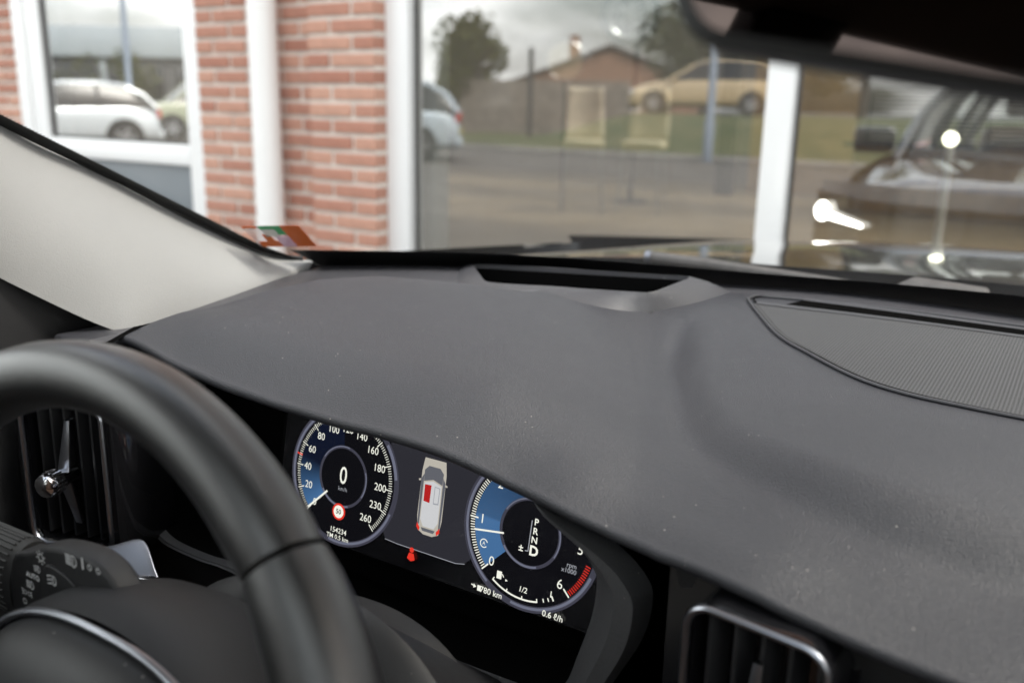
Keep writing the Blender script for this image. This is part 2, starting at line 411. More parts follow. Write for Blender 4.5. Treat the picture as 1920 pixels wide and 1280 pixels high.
for x, z0, z1 in ((-4.434, .997, 2.62), (-3.401, .997, 2.62), (-2.152, .38, 2.85), (-.849, .38, 2.85), (-.761, .38, 2.85)):
    b = MB(); b.box((x, FY+.046, (z0+z1)/2), (.005, .006, (z1-z0)/2)); b.build('glazing_seal', 'seal', bld, smooth=False)
b = MB(); b.box((-3.918, FY+.046, .9995), (.51, .006, .005)); b.build('glazing_seal', 'seal', bld, smooth=False)
# shop window: stiles, mullions, sill and head rail
for (a, c) in ((-2.262, -2.155), (-.846, -.764), (.80, .882), (2.45, 2.532), (4.10, 4.182), (5.09, 5.197)):
    frame_bar('window_mullion', a, c, .30, 2.93)
prev = -2.155
for (a, c) in ((-.846, -.764), (.80, .882), (2.45, 2.532), (4.10, 4.182), (5.09, 5.197)):
    frame_bar('window_rail', prev+.002, a-.002, .30, .38); frame_bar('window_rail', prev+.002, a-.002, 2.85, 2.93)
    pane('window_pane', prev+.001, a-.001, .382, 2.848, FY+.05); prev = c
frame_bar('window_sill', -2.262, 5.2, .22, .298, FY-.05, .2, 'kerb', .01)
frame_bar('plinth', -2.262, 5.2, 0.0, .218, FY, .28, 'mortar', .0)
# inside of the showroom
b = MB(); b.box((-1.5, FY+6.1, .005), (10.3, 5.75, .02)); b.build('showroom_floor', 'interior_floor', bld, smooth=False)
b = MB()
for xa, xb, za, zb in ((-11.8, -2.95, -.1, 3.9), (1.15, 8.8, -.1, 3.9), (-2.95, 1.15, -.1, 3.9)): b.box(((xa+xb)/2, 14.6, (za+zb)/2), ((xb-xa)/2, .08, (zb-za)/2))
b.box((-11.7, 8.8, 1.9), (.08, 5.8, 2.0)); b.box((8.8, 8.8, 1.9), (.08, 5.8, 2.0)); b.build('inner_wall', 'interior_wall', bld, smooth=False)
b = MB()
for ya, yb2 in ((3.05, 5.2), (6.0, 8.9), (11.0, 12.3), (13.7, 14.5)): b.box((-1.5, (ya+yb2)/2, 3.45), (10.3, (yb2-ya)/2, .02))  # same invented rooflight gaps, letting daylight down into the room
b.build('showroom_ceiling', 'ceiling_white', bld, smooth=False)
b = MB(); b.box((-3.65, 13.5, 1.4), (.72, .06, 1.4)); b.build('tan_partition', 'tan_panel', bld, bevel=.01)
frame_bar('inner_column', -2.262, -2.185, .03, 3.42, 2.90, .10, 'white_paint', .006)
b = MB(); b.box((-4.42, 12.6, 1.55), (.11, .1, 1.53)); b.build('steel_column', 'dark_metal', bld, bevel=.01)

# ------------------------------------------------------------------ downpipe
dp = thing('downpipe', (-2.81, FY, 0), 'round white downpipe running down the brick wall beside the pilaster', 'downpipe')
b = MB(); b.tube([(-2.81, FY-.068, 0), (-2.81, FY-.068, 3.9)], .056, 24); b.build('pipe', 'white_paint', dp)
for z in (.35, 2.1, 3.4):
    b = MB(); b.tube([(-2.81, FY-.068, z-.02), (-2.81, FY-.068, z+.02)], .0605, 24); b.box((-2.81, FY-.02, z), (.03, .03, .018)); b.build('bracket', 'white_paint', dp, bevel=.002)

# ------------------------------------------------------------------ showroom furniture
mat('beige_leather', (.68, .58, .46), .55, bump=.2, bscale=200)
mat('steel', (.5, .5, .52), .3, metal=1)
mat('clock_face', (.75, .70, .58), .5)
mat('wood_desk', (.40, .25, .11), .5, var=.2, vscale=6)
mat('wall_dark_inner', (.02, .02, .022), .6)
mat('blind', (.62, .60, .52), .6)
mat('tyre', (.015, .015, .015), .8, bump=.3, bscale=60)
mat('alloy', (.55, .56, .58), .28, metal=1)
emit_mat('lamp_glow', (1.0, .93, .72), 7)
emit_mat('headlight_glow', (1.0, .97, .88), 14)
def bar_stool(x, y, rz, label):
    t = thing('bar_stool', (x, y, .025), label, 'bar stool', 'bar stools in the showroom'); M = rotz(rz); o = Vector((x, y, .025))
    P = lambda *p: o + M @ Vector(p)
    rows = []
    for k in range(9):
        a = k/8; z = .80+.58*a; yy = .19+.05*a+.02*math.sin(a*3)
        rows.append([P(u*.23*(1-.15*a), yy-.05*(u*u), z) for u in np.linspace(-1, 1, 9)])
    MB().grid(rows).build('backrest', 'beige_leather', t, solid=.05)
    b = MB(); b.box(P(0, 0, .76), (.23, .22, .045), M); b.build('seat', 'beige_leather', t, bevel=.03, seg=3)
    for sx in (-1, 1):
        for sy in (-1, 1):
            b = MB(); b.tube([P(sx*.19, sy*.18, .72), P(sx*.24, sy*.23, 0)], .012, 8); b.build('leg', 'steel', t)
    b = MB(); b.tube([P(-.22, -.2, .3), P(.22, -.2, .3)], .01, 8); b.build('footrest', 'steel', t)
bar_stool(-4.95, 9.35, .5, 'left one of two beige high-backed bar stools inside the showroom')
bar_stool(-4.38, 9.75, .2, 'right one of two beige high-backed bar stools inside the showroom')

def alloy_wheel(parent, c, axis, r, w):
    """tyre, rim and five double spokes round axis"""
    c = Vector(c); ax = Vector(axis).normalized(); u = ax.orthogonal().normalized(); v = ax.cross(u)
    prof = [(-.5, .72), (-.5, .93), (-.38, .99), (0, 1.0), (.38, .99), (.5, .93), (.5, .72)]
    ring = lambda q, rr, n: [c+ax*q*w+(u*math.cos(2*math.pi*k/n)+v*math.sin(2*math.pi*k/n))*rr*r for k in range(n)]
    MB().grid([ring(q, rr, 40) for q, rr in prof], cv=True).build('tyre', 'tyre', parent)
    MB().grid([ring(q, rr, 40) for q, rr in [(.46, .74), (.5, .70), (.44, .66), (-.4, .62)]], cv=True).build('rim', 'alloy', parent)
    b = MB(); b.add(ring(.05, .62, 24), [tuple(range(24))]); b.build('brake_disc', 'dark_metal', parent)
    for k in range(5):
        for s in (-.16, .16):
            a0, a1 = 2*math.pi*k/5+s*.5, 2*math.pi*k/5+s*1.35
            d0 = u*math.cos(a0)+v*math.sin(a0); d1 = u*math.cos(a1)+v*math.sin(a1); n0 = ax.cross(d0); n1 = ax.cross(d1)
            A, B = c+d0*r*.1+ax*w*.36, c+d1*r*.68+ax*w*.44; q = r*.035
            b = MB(); b.add([A-n0*q, A+n0*q, B+n1*q, B-n1*q, A-n0*q-ax*w*.12, A+n0*q-ax*w*.12, B+n1*q-ax*w*.12, B-n1*q-ax*w*.12],
                            [(0, 1, 2, 3), (7, 6, 5, 4), (0, 4, 5, 1), (1, 5, 6, 2), (2, 6, 7, 3), (3, 7, 4, 0)]); b.build('spoke', 'alloy', parent, bevel=.004)
    b = MB(); b.tube([c+ax*w*.2, c+ax*w*.42], r*.15, 20); b.build('hub_cap', 'alloy', parent, bevel=.004)
wl = thing('wheel_display_stand', (-5.05, 10.6, 1.75), 'alloy wheel with tyre held up on a thin display stand', 'wheel')
alloy_wheel(wl, (-5.05, 10.6, 2.26), (.45, -.9, 0), .37, .22)
b = MB(); b.tube([(-4.98, 10.7, 2.3), (-4.98, 10.72, .03)], .03, 10); b.build('stand_post', 'dark_metal', wl)
b = MB(); b.tube([(-4.98, 10.72, .025), (-4.98, 10.72, .05)], .22, 24); b.build('stand_base', 'dark_metal', wl)
ck = thing('wall_clock', (-5.1, 9.1, 1.3), 'round cream clock face on a slim post in the showroom', 'clock')
ax = Vector((.5, -.86, 0)).normalized()
b = MB(); b.tube([Vector((-5.1, 9.13, 1.67)), Vector((-5.1, 9.13, 1.67))+ax*.04], .205, 32); b.build('face', 'clock_face', ck)
b = MB(); b.tube([Vector((-5.1, 9.13, 1.67))+ax*.03+Vector((ax.y*-.2*math.cos(k*math.pi/16), ax.x*.2*math.cos(k*math.pi/16), .2*math.sin(k*math.pi/16))) for k in range(32)], .015, 8, closed=True); b.build('case', 'steel', ck)
b = MB(); b.tube([(-5.1, 9.16, 1.5), (-5.1, 9.16, .03)], .02, 10); b.build('post', 'dark_metal', ck)
lp = thing('floor_lamp', (-1.12, 8.85, .025), 'lit globe lamp on a pale stand inside the right shop window', 'lamp')
b = MB()
b.grid([[Vector((-1.12, 8.85, .985))+Vector((math.cos(a)*math.cos(e), math.sin(a)*math.cos(e), math.sin(e)))*.055 for a in np.linspace(0, 2*math.pi, 16, False)] for e in np.linspace(-1.5, 1.5, 9)], cv=True)
b.build('globe', 'lamp_glow', lp)
b = MB(); b.tube([(-1.12, 8.85, .93), (-1.12, 8.85, .04)], .035, 12); b.build('stem', 'white_paint', lp)
b = MB(); b.tube([(-1.12, 8.85, .026), (-1.12, 8.85, .05)], .16, 24); b.build('foot', 'white_paint', lp)
bl = thing('venetian_blind', (-1.0, 14.2, .63), 'grey venetian blind over the far window of the showroom', 'blind')
for k in range(17):
    z = .66+k*.058
    M = Matrix.Rotation(R(35), 3, 'X')
    b = MB(); b.box((-.9, 14.2, z), (2.1, .030, .0014), M); b.build('slat', 'blind', bl, smooth=False)
b = MB(); b.box((-.9, 14.45, 1.15), (2.1, .02, .52)); b.build('slat_gap_shade', 'wall_dark_inner', bl)  # flat dark panel standing in for the shade between the slats
b = MB(); b.box((-.9, 14.2, 1.64), (2.12, .03, .03)); b.build('head_rail', 'blind', bl)
for x in (-2.9, -1.35, .2):
    b = MB(); b.box((x, 14.16, 1.14), (.012, .002, .49)); b.build('ladder_tape', 'dark_metal', bl)
dk = thing('reception_desk', (-.9, 11.4, .025), 'long wooden reception desk in the showroom with a dark top', 'desk')
b = MB(); b.box((-.6, 11.6, .42), (1.9, .05, .38)); b.build('front_panel', 'wood_desk', dk, bevel=.006)
for x in (-2.45, 1.25):
    b = MB(); b.box((x, 11.95, .42), (.04, .3, .38)); b.build('side_panel', 'wood_desk', dk, bevel=.006)
b = MB(); b.box((-.6, 11.85, .825), (2.0, .4, .022)); b.build('desk_top', 'satin_black', dk, bevel=.006)

# ------------------------------------------------------------------ surroundings (seen as reflections in the shop windows)
mat('paint_silver_blue', (.52, .60, .66), .25, metal=.35, coat=1)
mat('paint_white_silver', (.66, .71, .74), .25, metal=.3, coat=1)
mat('paint_olive', (.34, .37, .26), .35, coat=.6)
mat('paint_beige', (.52, .40, .24), .35, coat=.6)
mat('car_window', (.012, .014, .017), .16, spec=.35)
mat('tail_red', (.5, .02, .02), .2, coat=1)
mat('lens_clear', (.75, .77, .8), .1, coat=1)
mat('plate', (.75, .6, .12), .5)
mat('wall_grey', (.40, .45, .49), .7, var=.06, vscale=.5)
mat('wall_dark', (.08, .08, .085), .6)
mat('wood_fence', (.22, .19, .165), .85, var=.25, vscale=3)
mat('roof_tile', (.10, .085, .08), .8, var=.2, vscale=2)
mat('house_brick', (.26, .15, .10), .85, var=.15, vscale=3)
mat('leaf', (.10, .125, .03), .7, col2=(.22, .22, .06), vscale=.9)
mat('leaf_dark', (.05, .075, .025), .7, col2=(.10, .12, .04), vscale=.9)
mat('bark', (.10, .075, .055), .9, var=.3, vscale=8)
mat('lamp_blue', (.22, .27, .34), .5, metal=.4)

def sections(st, prof):
    return [[p for p in prof(*s)] for s in st]
CARS = {
    'hatch': dict(L=4.15, W=.88, body=[(.5, .60, .72), (.475, .72, .86), (.40, .82, .95), (.27, .93, 1.0), (.1, .97, 1.0), (-.1, .98, 1), (-.3, 1.0, 1), (-.43, 1.0, .97), (-.485, .92, .9), (-.5, .7, .8)],
                  roof=[(.25, .93), (.15, 1.18), (.06, 1.38), (-.05, 1.46), (-.2, 1.47), (-.34, 1.42), (-.42, 1.27), (-.48, .98)]),
    'estate': dict(L=4.6, W=.93, body=[(.5, .62, .72), (.475, .76, .86), (.40, .88, .95), (.27, 1.0, 1.0), (.1, 1.04, 1.0), (-.1, 1.05, 1), (-.3, 1.07, 1), (-.43, 1.06, .97), (-.485, 1.0, .9), (-.5, .75, .8)],
                   roof=[(.24, 1.0), (.14, 1.28), (.06, 1.52), (-.05, 1.62), (-.2, 1.63), (-.36, 1.58), (-.43, 1.42), (-.485, 1.05)]),
    'van': dict(L=4.7, W=.95, body=[(.5, .7, .74), (.48, .85, .88), (.42, .98, .96), (.30, 1.08, 1.0), (.1, 1.12, 1.0), (-.1, 1.12, 1), (-.3, 1.12, 1), (-.45, 1.12, .98), (-.49, 1.05, .95), (-.5, .8, .9)],
                roof=[(.30, 1.08), (.22, 1.40), (.15, 1.70), (.05, 1.86), (-.2, 1.90), (-.42, 1.88), (-.475, 1.70), (-.49, 1.1)]),
}
def parked_car(name, kind, loc, heading, paint, label, z0=0.0, group='parked cars reflected in the windows'):
    S = CARS[kind]; Ln, W = S['L'], S['W']
    t = thing(name, (loc[0], loc[1], z0), label, 'car', group); M = rotz(heading); o = Vector((loc[0], loc[1], z0))
    P = lambda x, y, z: o + M @ Vector((x, y, z))
    def bsec(xf, zt, wf):
        w = W*wf; x = xf*Ln; half = [(w*.9, .22), (w*.99, .36), (w, .55), (w*.985, zt-.12), (w*.95, zt-.03), (w*.85, zt), (w*.4, zt+.02)]
        return [P(x, y, z) for y, z in half] + [P(x, -y, z) for y, z in half[::-1]]
    st = S['body']; rows = [bsec(*s) for s in st]
    q = MB().grid(rows, cv=True); n = len(rows[0])
    q.f.append(tuple(range(n))[::-1]); q.f.append(tuple((len(rows)-1)*n+k for k in range(n)))
    q.build('body', paint, t, subdiv=1)
    bx = [s[0] for s in st][::-1]; bz = [s[1] for s in st][::-1]
    def gsec(xf, zt, inset):
        zb = float(np.interp(xf, bx, bz))-.05; x = xf*Ln; k = (zt-zb)/.5
        wt = W*(.93-.22*min(1, k))
        pts = [(W*.93, zb), (lerp(W*.93, wt, .5)+.012, lerp(zb, zt, .5)), (wt, zt-.05), (wt*.85, zt-.005), (wt*.4, zt+.015)]
        return [P(x, y, z) for y, z in pts] + [P(x, -y, z) for y, z in pts[::-1]]
    grows = [gsec(a, z, 0) for a, z in S['roof']]
    MB().grid(grows).build('windows', 'car_window', t)
    rf = [(a, z) for a, z in S['roof'] if z > max(zz for _, zz in S['roof'])-.14]
    q = MB(); q.grid([[p+Vector((0, 0, .012)) for p in gsec(a, z, 0)[2:8]] for a, z in rf]); q.build('roof', paint, t, solid=.02)
    for s in (1, -1):
        for lst in (range(0, 3), range(len(grows)-3, len(grows))):
            path = [grows[i][2 if s > 0 else 7] for i in lst]
            MB().tube(path, .045, 8).build('pillar', paint, t)
        im = len(grows)//2
        a_ = grows[im][0 if s > 0 else 9]; b_ = grows[im][2 if s > 0 else 7]
        MB().tube([a_, lerp(a_, b_, .5)+(M @ Vector((0, s*.012, 0))), b_], .035, 8).build('pillar', 'satin_black', t)
    for xf in (.315, -.315):
        for s in (1, -1):
            c = P(xf*Ln, s*(W-.09), .325); ax = M @ Vector((0, s, 0))
            b = MB(); b.tube([c-ax*.11, c+ax*.085, c+ax*.1], [.325, .325, .29], 28); w_ = b.build('wheel', 'tyre', t)
            b = MB(); b.tube([c+ax*.09, c+ax*.106], [.225, .215], 24); b.build('rim', 'alloy', w_)
            for k in range(5):
                an = 2*math.pi*k/5; d = (M @ Vector((math.cos(an), 0, math.sin(an))))
                b = MB(); b.prism([c+ax*.107+d*.12+d.cross(ax)*.045, c+ax*.107+d*.2+d.cross(ax)*.06, c+ax*.107+d*.2-d.cross(ax)*.06, c+ax*.107+d*.12-d.cross(ax)*.045], ax*.002); b.build('spoke_gap', 'void', w_, smooth=False)
            b = MB(); b.disc(P(xf*Ln, s*(W+.004), .35), .385, ax, 28); b.build('wheel_arch', 'satin_black', t)
    zt = st[-3][1]
    for s in (1, -1):
        b = MB(); b.box(P(-.487*Ln, s*W*.74, zt-.16), (.05, .14, .085), M); b.build('tail_light', 'tail_red', t, bevel=.02)
        b = MB(); b.box(P(.462*Ln, s*W*.68, .66), (.09, .15, .06), M); b.build('headlight', 'lens_clear', t, bevel=.02)
        b = MB(); b.box(P(.19*Ln, s*(W+.08), st[3][1]+.06), (.06, .09, .06), M); b.build('door_mirror', paint, t, bevel=.02)
    b = MB(); b.box(P(-.503*Ln, 0, .62), (.012, .26, .055), M); b.build('number_plate', 'plate', t)
    b = MB(); b.box(P(-.497*Ln, 0, .40), (.05, W*.82, .1), M); b.build('bumper', paint, t, bevel=.03)
    return t
parked_car('hatchback', 'hatch', (-19.0, -6.3), R(120), 'paint_white_silver', 'silver hatchback mirrored in the small left window')
parked_car('panel_van', 'van', (-22.4, -13.6), R(118), 'paint_olive', 'pale olive van behind the silver hatchback in the left window')
parked_car('estate_car', 'estate', (-13.6, -9.7), R(146), 'paint_silver_blue', 'light blue estate car mirrored beside the white inner column')
parked_car('display_car', 'estate', (-10.6, -22.4), R(165), 'paint_beige', 'beige car parked on the grass bank, mirrored in the big window', z0=.98)

def leaves(c, rad, n, size, seed, lumps=9):
    g = random.Random(seed); q = MB(); cs = []
    for k in range(lumps):
        a, e, r = g.uniform(0, 6.28), g.uniform(-.9, 1.2), g.uniform(.25, .72)
        cs.append((Vector((math.cos(a)*math.cos(e)*rad[0]*r, math.sin(a)*math.cos(e)*rad[1]*r, math.sin(e)*rad[2]*r)), g.uniform(.34, .55)))
    for k in range(n):
        cc, rr = g.choice(cs); d = Vector((g.gauss(0, 1), g.gauss(0, 1), g.gauss(0, 1))).normalized()*(g.random()**.4)*rr
        p = Vector(c)+cc+Vector((d.x*rad[0], d.y*rad[1], d.z*rad[2]))
        u = Vector((g.gauss(0, 1), g.gauss(0, 1), g.gauss(0, .6))).normalized(); w = u.orthogonal().normalized(); s = size*g.uniform(.6, 1.3)
        q.add([p-u*s, p+w*s*.5, p+u*s, p-w*s*.5], [(0, 1, 2, 3)])
    return q
def tree(x, y, h, r, m, label, seed, group='trees behind the forecourt'):
    t = thing('tree', (x, y, 0), label, 'tree', group); g = random.Random(seed)
    b = MB(); b.tube([(x, y, 0), (x+.1, y, h*.3), (x-.05, y+.1, h*.7)], [.22, .16, .06], 10)
    for k in range(6):
        a = g.uniform(0, 6.28); z = h*g.uniform(.25, .5); b.tube([(x, y, z), (x+math.cos(a)*r*.35, y+math.sin(a)*r*.35, z+h*.18), (x+math.cos(a)*r*.65, y+math.sin(a)*r*.65, z+h*.26)], [.08, .05, .02], 6)
    b.build('trunk', 'bark', t)
    leaves((x, y, h*.62), (r, r, h*.42), 2600, .16, seed).build('crown', m, t, smooth=False)
tree(-20.6, -24.2, 4.5, 1.7, 'leaf', 'loose green tree rising behind the light blue estate car', 3)
tree(-16.9, -39.0, 4.6, 3.2, 'leaf_dark', 'dark tree right of the gabled house', 5)
tree(-11.5, -34.0, 5.0, 3.2, 'leaf_dark', 'dark tree behind the beige car, nearest the tan panel', 8)
tree(-14.0, -31.0, 5.6, 3.4, 'leaf_dark', 'broad dark tree between the beige car and the gabled house', 13)
tree(-7.4, -29.0, 6.8, 3.2, 'leaf_dark', 'dark tree at the right edge of the big window reflection', 14)
tree(-2.0, -30.0, 8.5, 3.6, 'leaf', 'tall tree whose branches show in the right shop window', 9)
tree(-32.0, -30.0, 4.8, 3.0, 'leaf', 'green tree beyond the wooden fence on its left', 11)
def shrub(x, y, r, h, m, label, seed):
    t = thing('shrub', (x, y, 0), label, 'shrub', 'shrubs along the grey building')
    b = MB()
    for k in range(5): a = k*1.26; b.tube([(x, y, 0), (x+math.cos(a)*r*.4, y+math.sin(a)*r*.4, h*.7)], [.03, .01], 6)
    b.build('stem', 'bark', t); leaves((x, y, h*.5), (r, r, h*.5), 900, .11, seed, 6).build('foliage', m, t, smooth=False)
for i, (x, y, r, h, lab) in enumerate(((-39.6, -19.6, 2.2, 3.5, 'widest green shrub before the grey building, above the hatchback roof'), (-36.9, -21.6, 1.5, 3.5, 'green shrub before the grey building beside the blue lamp post'),
                                  (-34.7, -23.4, 1.0, 3.0, 'smallest shrub before the grey building, right of the lamp post'), (-32.9, -24.6, 1.7, 3.9, 'green shrub at the right end of the grey building'))):
    shrub(x, y, r, h, 'leaf', lab, 20+i)

# low grey building opposite
gb = thing('grey_building', (-42, -26, 0), 'low grey flat-roofed building with dark ribbon windows across the yard', 'building')
gu = Vector((6.63, -4.19, 0)).normalized(); gn = Vector((gu.y, -gu.x, 0)) * -1
def gbox(name, a, c, z0, z1, d0, d1, m, par=gb):
    ctr = Vector((-42, -25.2, 0)) + gu*((a+c)/2) - gn*((d0+d1)/2); ctr.z = (z0+z1)/2
    M = Matrix((gu, gn*-1, Vector((0, 0, 1)))).transposed()
    q = MB(); q.box(ctr, ((c-a)/2, abs(d1-d0)/2, (z1-z0)/2), M); return q.build(name, m, par, bevel=.02)
gbox('wall', -16, 9, 0, 3.05, 0, 8, 'wall_dark'); gbox('fascia', -16.2, 9.2, 3.08, 4.55, -.3, 8.2, 'wall_grey')
for k, a in enumerate((-15, -11.6, -8.2, -4.8, -1.4, 2.0)):
    w_ = gbox('window', a, a+2.9, .9, 2.8, -.03, -.004, 'wall_dark'); gbox('pane', a+.08, a+2.82, .98, 2.72, -.05, -.035, 'glassy_dark', w_)
for a in (-8.55, -1.75, 5.3): gbox('pillar', a, a+.3, 0, 3.06, -.12, -.002, 'wall_grey')

# wooden fence of upright boards
fn = thing('board_fence', (-16.3, -23.5, 0), 'weathered grey fence of upright boards behind the grass', 'fence')
f0, f1 = Vector((-21.5, -23.2, 0)), Vector((-14.2, -24.6, 0)); fd = (f1-f0).normalized(); nb = 48
for k in range(nb):
    c = lerp(f0, f1, (k+.5)/nb); M = rotz(math.atan2(fd.y, fd.x)); h = 1.02+RND.uniform(-.02, .02)
    b = MB(); b.box((c.x, c.y, h), (.07, .011, h), M); b.build('board', 'wood_fence', fn, smooth=False)
for z in (.4, 1.6):
    c = lerp(f0, f1, .5); b = MB(); b.box((c.x, c.y-.035, z), ((f1-f0).length/2, .02, .045), rotz(math.atan2(fd.y, fd.x))); b.build('rail', 'wood_fence', fn, smooth=False)
# dark post at the verge
ps = thing('sign_post', (-14.6, -18.6, .1), 'dark upright post standing on the verge before the fence', 'post')
b = MB(); b.tube([(-14.6, -18.6, .1), (-14.6, -18.6, 2.75)], .075, 12); b.build('shaft', 'dark_metal', ps)
b = MB(); b.tube([(-14.6, -18.6, 2.75), (-14.6, -18.6, 2.82)], [.09, .05], 12); b.build('cap', 'dark_metal', ps)
def lamp_post(x, y, h, label):
    t = thing('lamp_post', (x, y, 0), label, 'lamp post', 'lamp posts round the yard')
    b = MB(); b.tube([(x, y, 0), (x, y, .9), (x, y, .95), (x, y, h)], [.11, .11, .085, .06], 12); b.build('pole', 'lamp_blue', t)
    b = MB(); b.tube([(x, y, h-.05), (x+.5, y+.3, h+.12), (x+.9, y+.55, h+.14)], .035, 8); b.build('arm', 'lamp_blue', t)
    b = MB(); b.box((x+1.1, y+.67, h+.13), (.3, .12, .05), rotz(.55)); b.build('lantern', 'wall_grey', t, bevel=.02)
lamp_post(-22.2, -10.5, 6.5, 'blue grey lamp post mirrored behind the silver hatchback')
lamp_post(-7.6, -14.9, 6.5, 'blue grey lamp post mirrored in front of the beige car')
# gabled house
hs = thing('house', (-26, -46, 0), 'distant brick house with dark gabled roof behind the fence', 'house')
hx, hy, hw, hd = -26.2, -47.0, 5.6, 5.0
hu = Vector((.83, -.56, 0)); hv = Vector((-.56, -.83, 0))
def H(u, v, z): p = Vector((hx, hy, 0))+hu*u+hv*v; p.z = z; return p
q = MB(); q.prism([H(-hw, 0, 0), H(hw, 0, 0), H(hw, 0, 2.6), H(0, 0, 4.5), H(-hw, 0, 2.6)], hv*hd*2); q.build('wall', 'house_brick', hs, smooth=False)
q = MB()
for s in (-1, 1): q.prism([H(s*(hw+.4), -.35, 2.45), H(0, -.35, 4.68), H(0, -.35, 4.84), H(s*(hw+.4), -.35, 2.61)], hv*(hd*2+.7))
rf_ = q.build('roof', 'roof_tile', hs, smooth=False)
q = MB(); q.prism([H(-2.3, 1.5, 3.0), H(-1.7, 1.5, 3.0), H(-1.7, 2.1, 3.0), H(-2.3, 2.1, 3.0)], (0, 0, 2.4)); q.build('chimney', 'house_brick', rf_, smooth=False)
for u in (-2.0, .6):
    q = MB(); q.prism([H(u, -.03, .9), H(u+1.4, -.03, .9), H(u+1.4, -.03, 2.2), H(u, -.03, 2.2)], hv*.02); w_ = q.build('window', 'white_upvc', hs, smooth=False)
    q = MB(); q.prism([H(u+.1, -.05, 1.0), H(u+1.3, -.05, 1.0), H(u+1.3, -.05, 2.1), H(u+.1, -.05, 2.1)], hv*.01); q.build('pane', 'glassy_dark', w_, smooth=False)

# ------------------------------------------------------------------ the car we sit in
def Q(x, y, z): return Vector((x, y, z+CAMZ))
car = thing('black_estate_car', (0, 0, 0), 'black car whose bonnet, windscreen and cream pillar surround the view', 'car')
YB = lambda x: 1.06-.5*x*x                      # base line of the windscreen in plan
def W(x, z): return Q(x, YB(x)-(z+.19)/.51, z)  # windscreen surface
def whalf(z): return .775-.15*float(smooth(.0, .2, z))
ZT = .205
rows = []
for z in np.linspace(-.205, ZT, 18):
    h = whalf(z); rows.append([W(x, z) for x in np.linspace(-h, h, 41)])
MB().grid(rows).build('windscreen', 'windscreen', car)
# black ceramic edge of the windscreen (below, sides, top), laid on the inside of the glass
def onglass(x, z, d=.003): p = W(x, z); return p+Vector((0, -.45, -.89))*d
q = MB()
q.grid([[onglass(x, lerp(-.203, -.170+.012*float(smooth(.25, .6, abs(x))), t)) for x in np.linspace(-.742, .742, 61)] for t in np.linspace(0, 1, 4)])
q.grid([[onglass(x, z) for x in np.linspace(-.58, .58, 41)] for z in np.linspace(.15, ZT, 3)])
zs = np.linspace(-.2, .15, 40)
for s in (-1, 1):
    q.grid([[onglass(s*(whalf(z)-.001), z), onglass(s*(whalf(z)-.016+.012*float(smooth(-.15, -.19, z))-.028*float(smooth(-.148, -.19, z))), z)] for z in zs])
    for i in range(150):     # toothed dots along the inner edge
        z = lerp(-.13, .1, i/150); xx = whalf(z)-.0162
        q.add([onglass(s*xx, z), onglass(s*(xx-.0018), z+.0004), onglass(s*xx, z+.0009)], [(0, 1, 2)])
q.build('windscreen_frit', 'frit', car)

# bonnet: crowned, with its rear lip
rows = []
for t in np.linspace(0, 1, 26):
    row = []
    for x in np.linspace(-.84, .84, 43):
        y0 = 1.195-.33*x*x; y1 = 1.99-.32*x*x-.12*max(0, abs(x)-.6)
        y = lerp(y0, y1, t)
        z = -.190 - .025*x*x*(1+t) - .054*t**1.15 - .10*max(0, t-.82)**1.3*2.2 - .030*float(smooth(.60, .86, abs(x)))*(.3+.75*t) + .004*float(smooth(.30, .38, abs(x)))*(1-float(smooth(.5, .66, abs(x))))*math.sin(math.pi*min(1, t+.15))
        row.append(Q(x, y, z))
    rows.append(row)
rows.insert(0, [p+Vector((0, .006, -.016)) for p in rows[0]])
MB().grid(rows).build('bonnet', 'car_black', car)
# scuttle under the bonnet lip
MB().grid([[Q(x, lerp(YB(x)-.01, 1.215-.33*x*x, t), -.215-.012*math.sin(math.pi*t)) for x in np.linspace(-.8, .8, 31)] for t in np.linspace(0, 1, 5)]).build('scuttle', 'black_plastic', car)
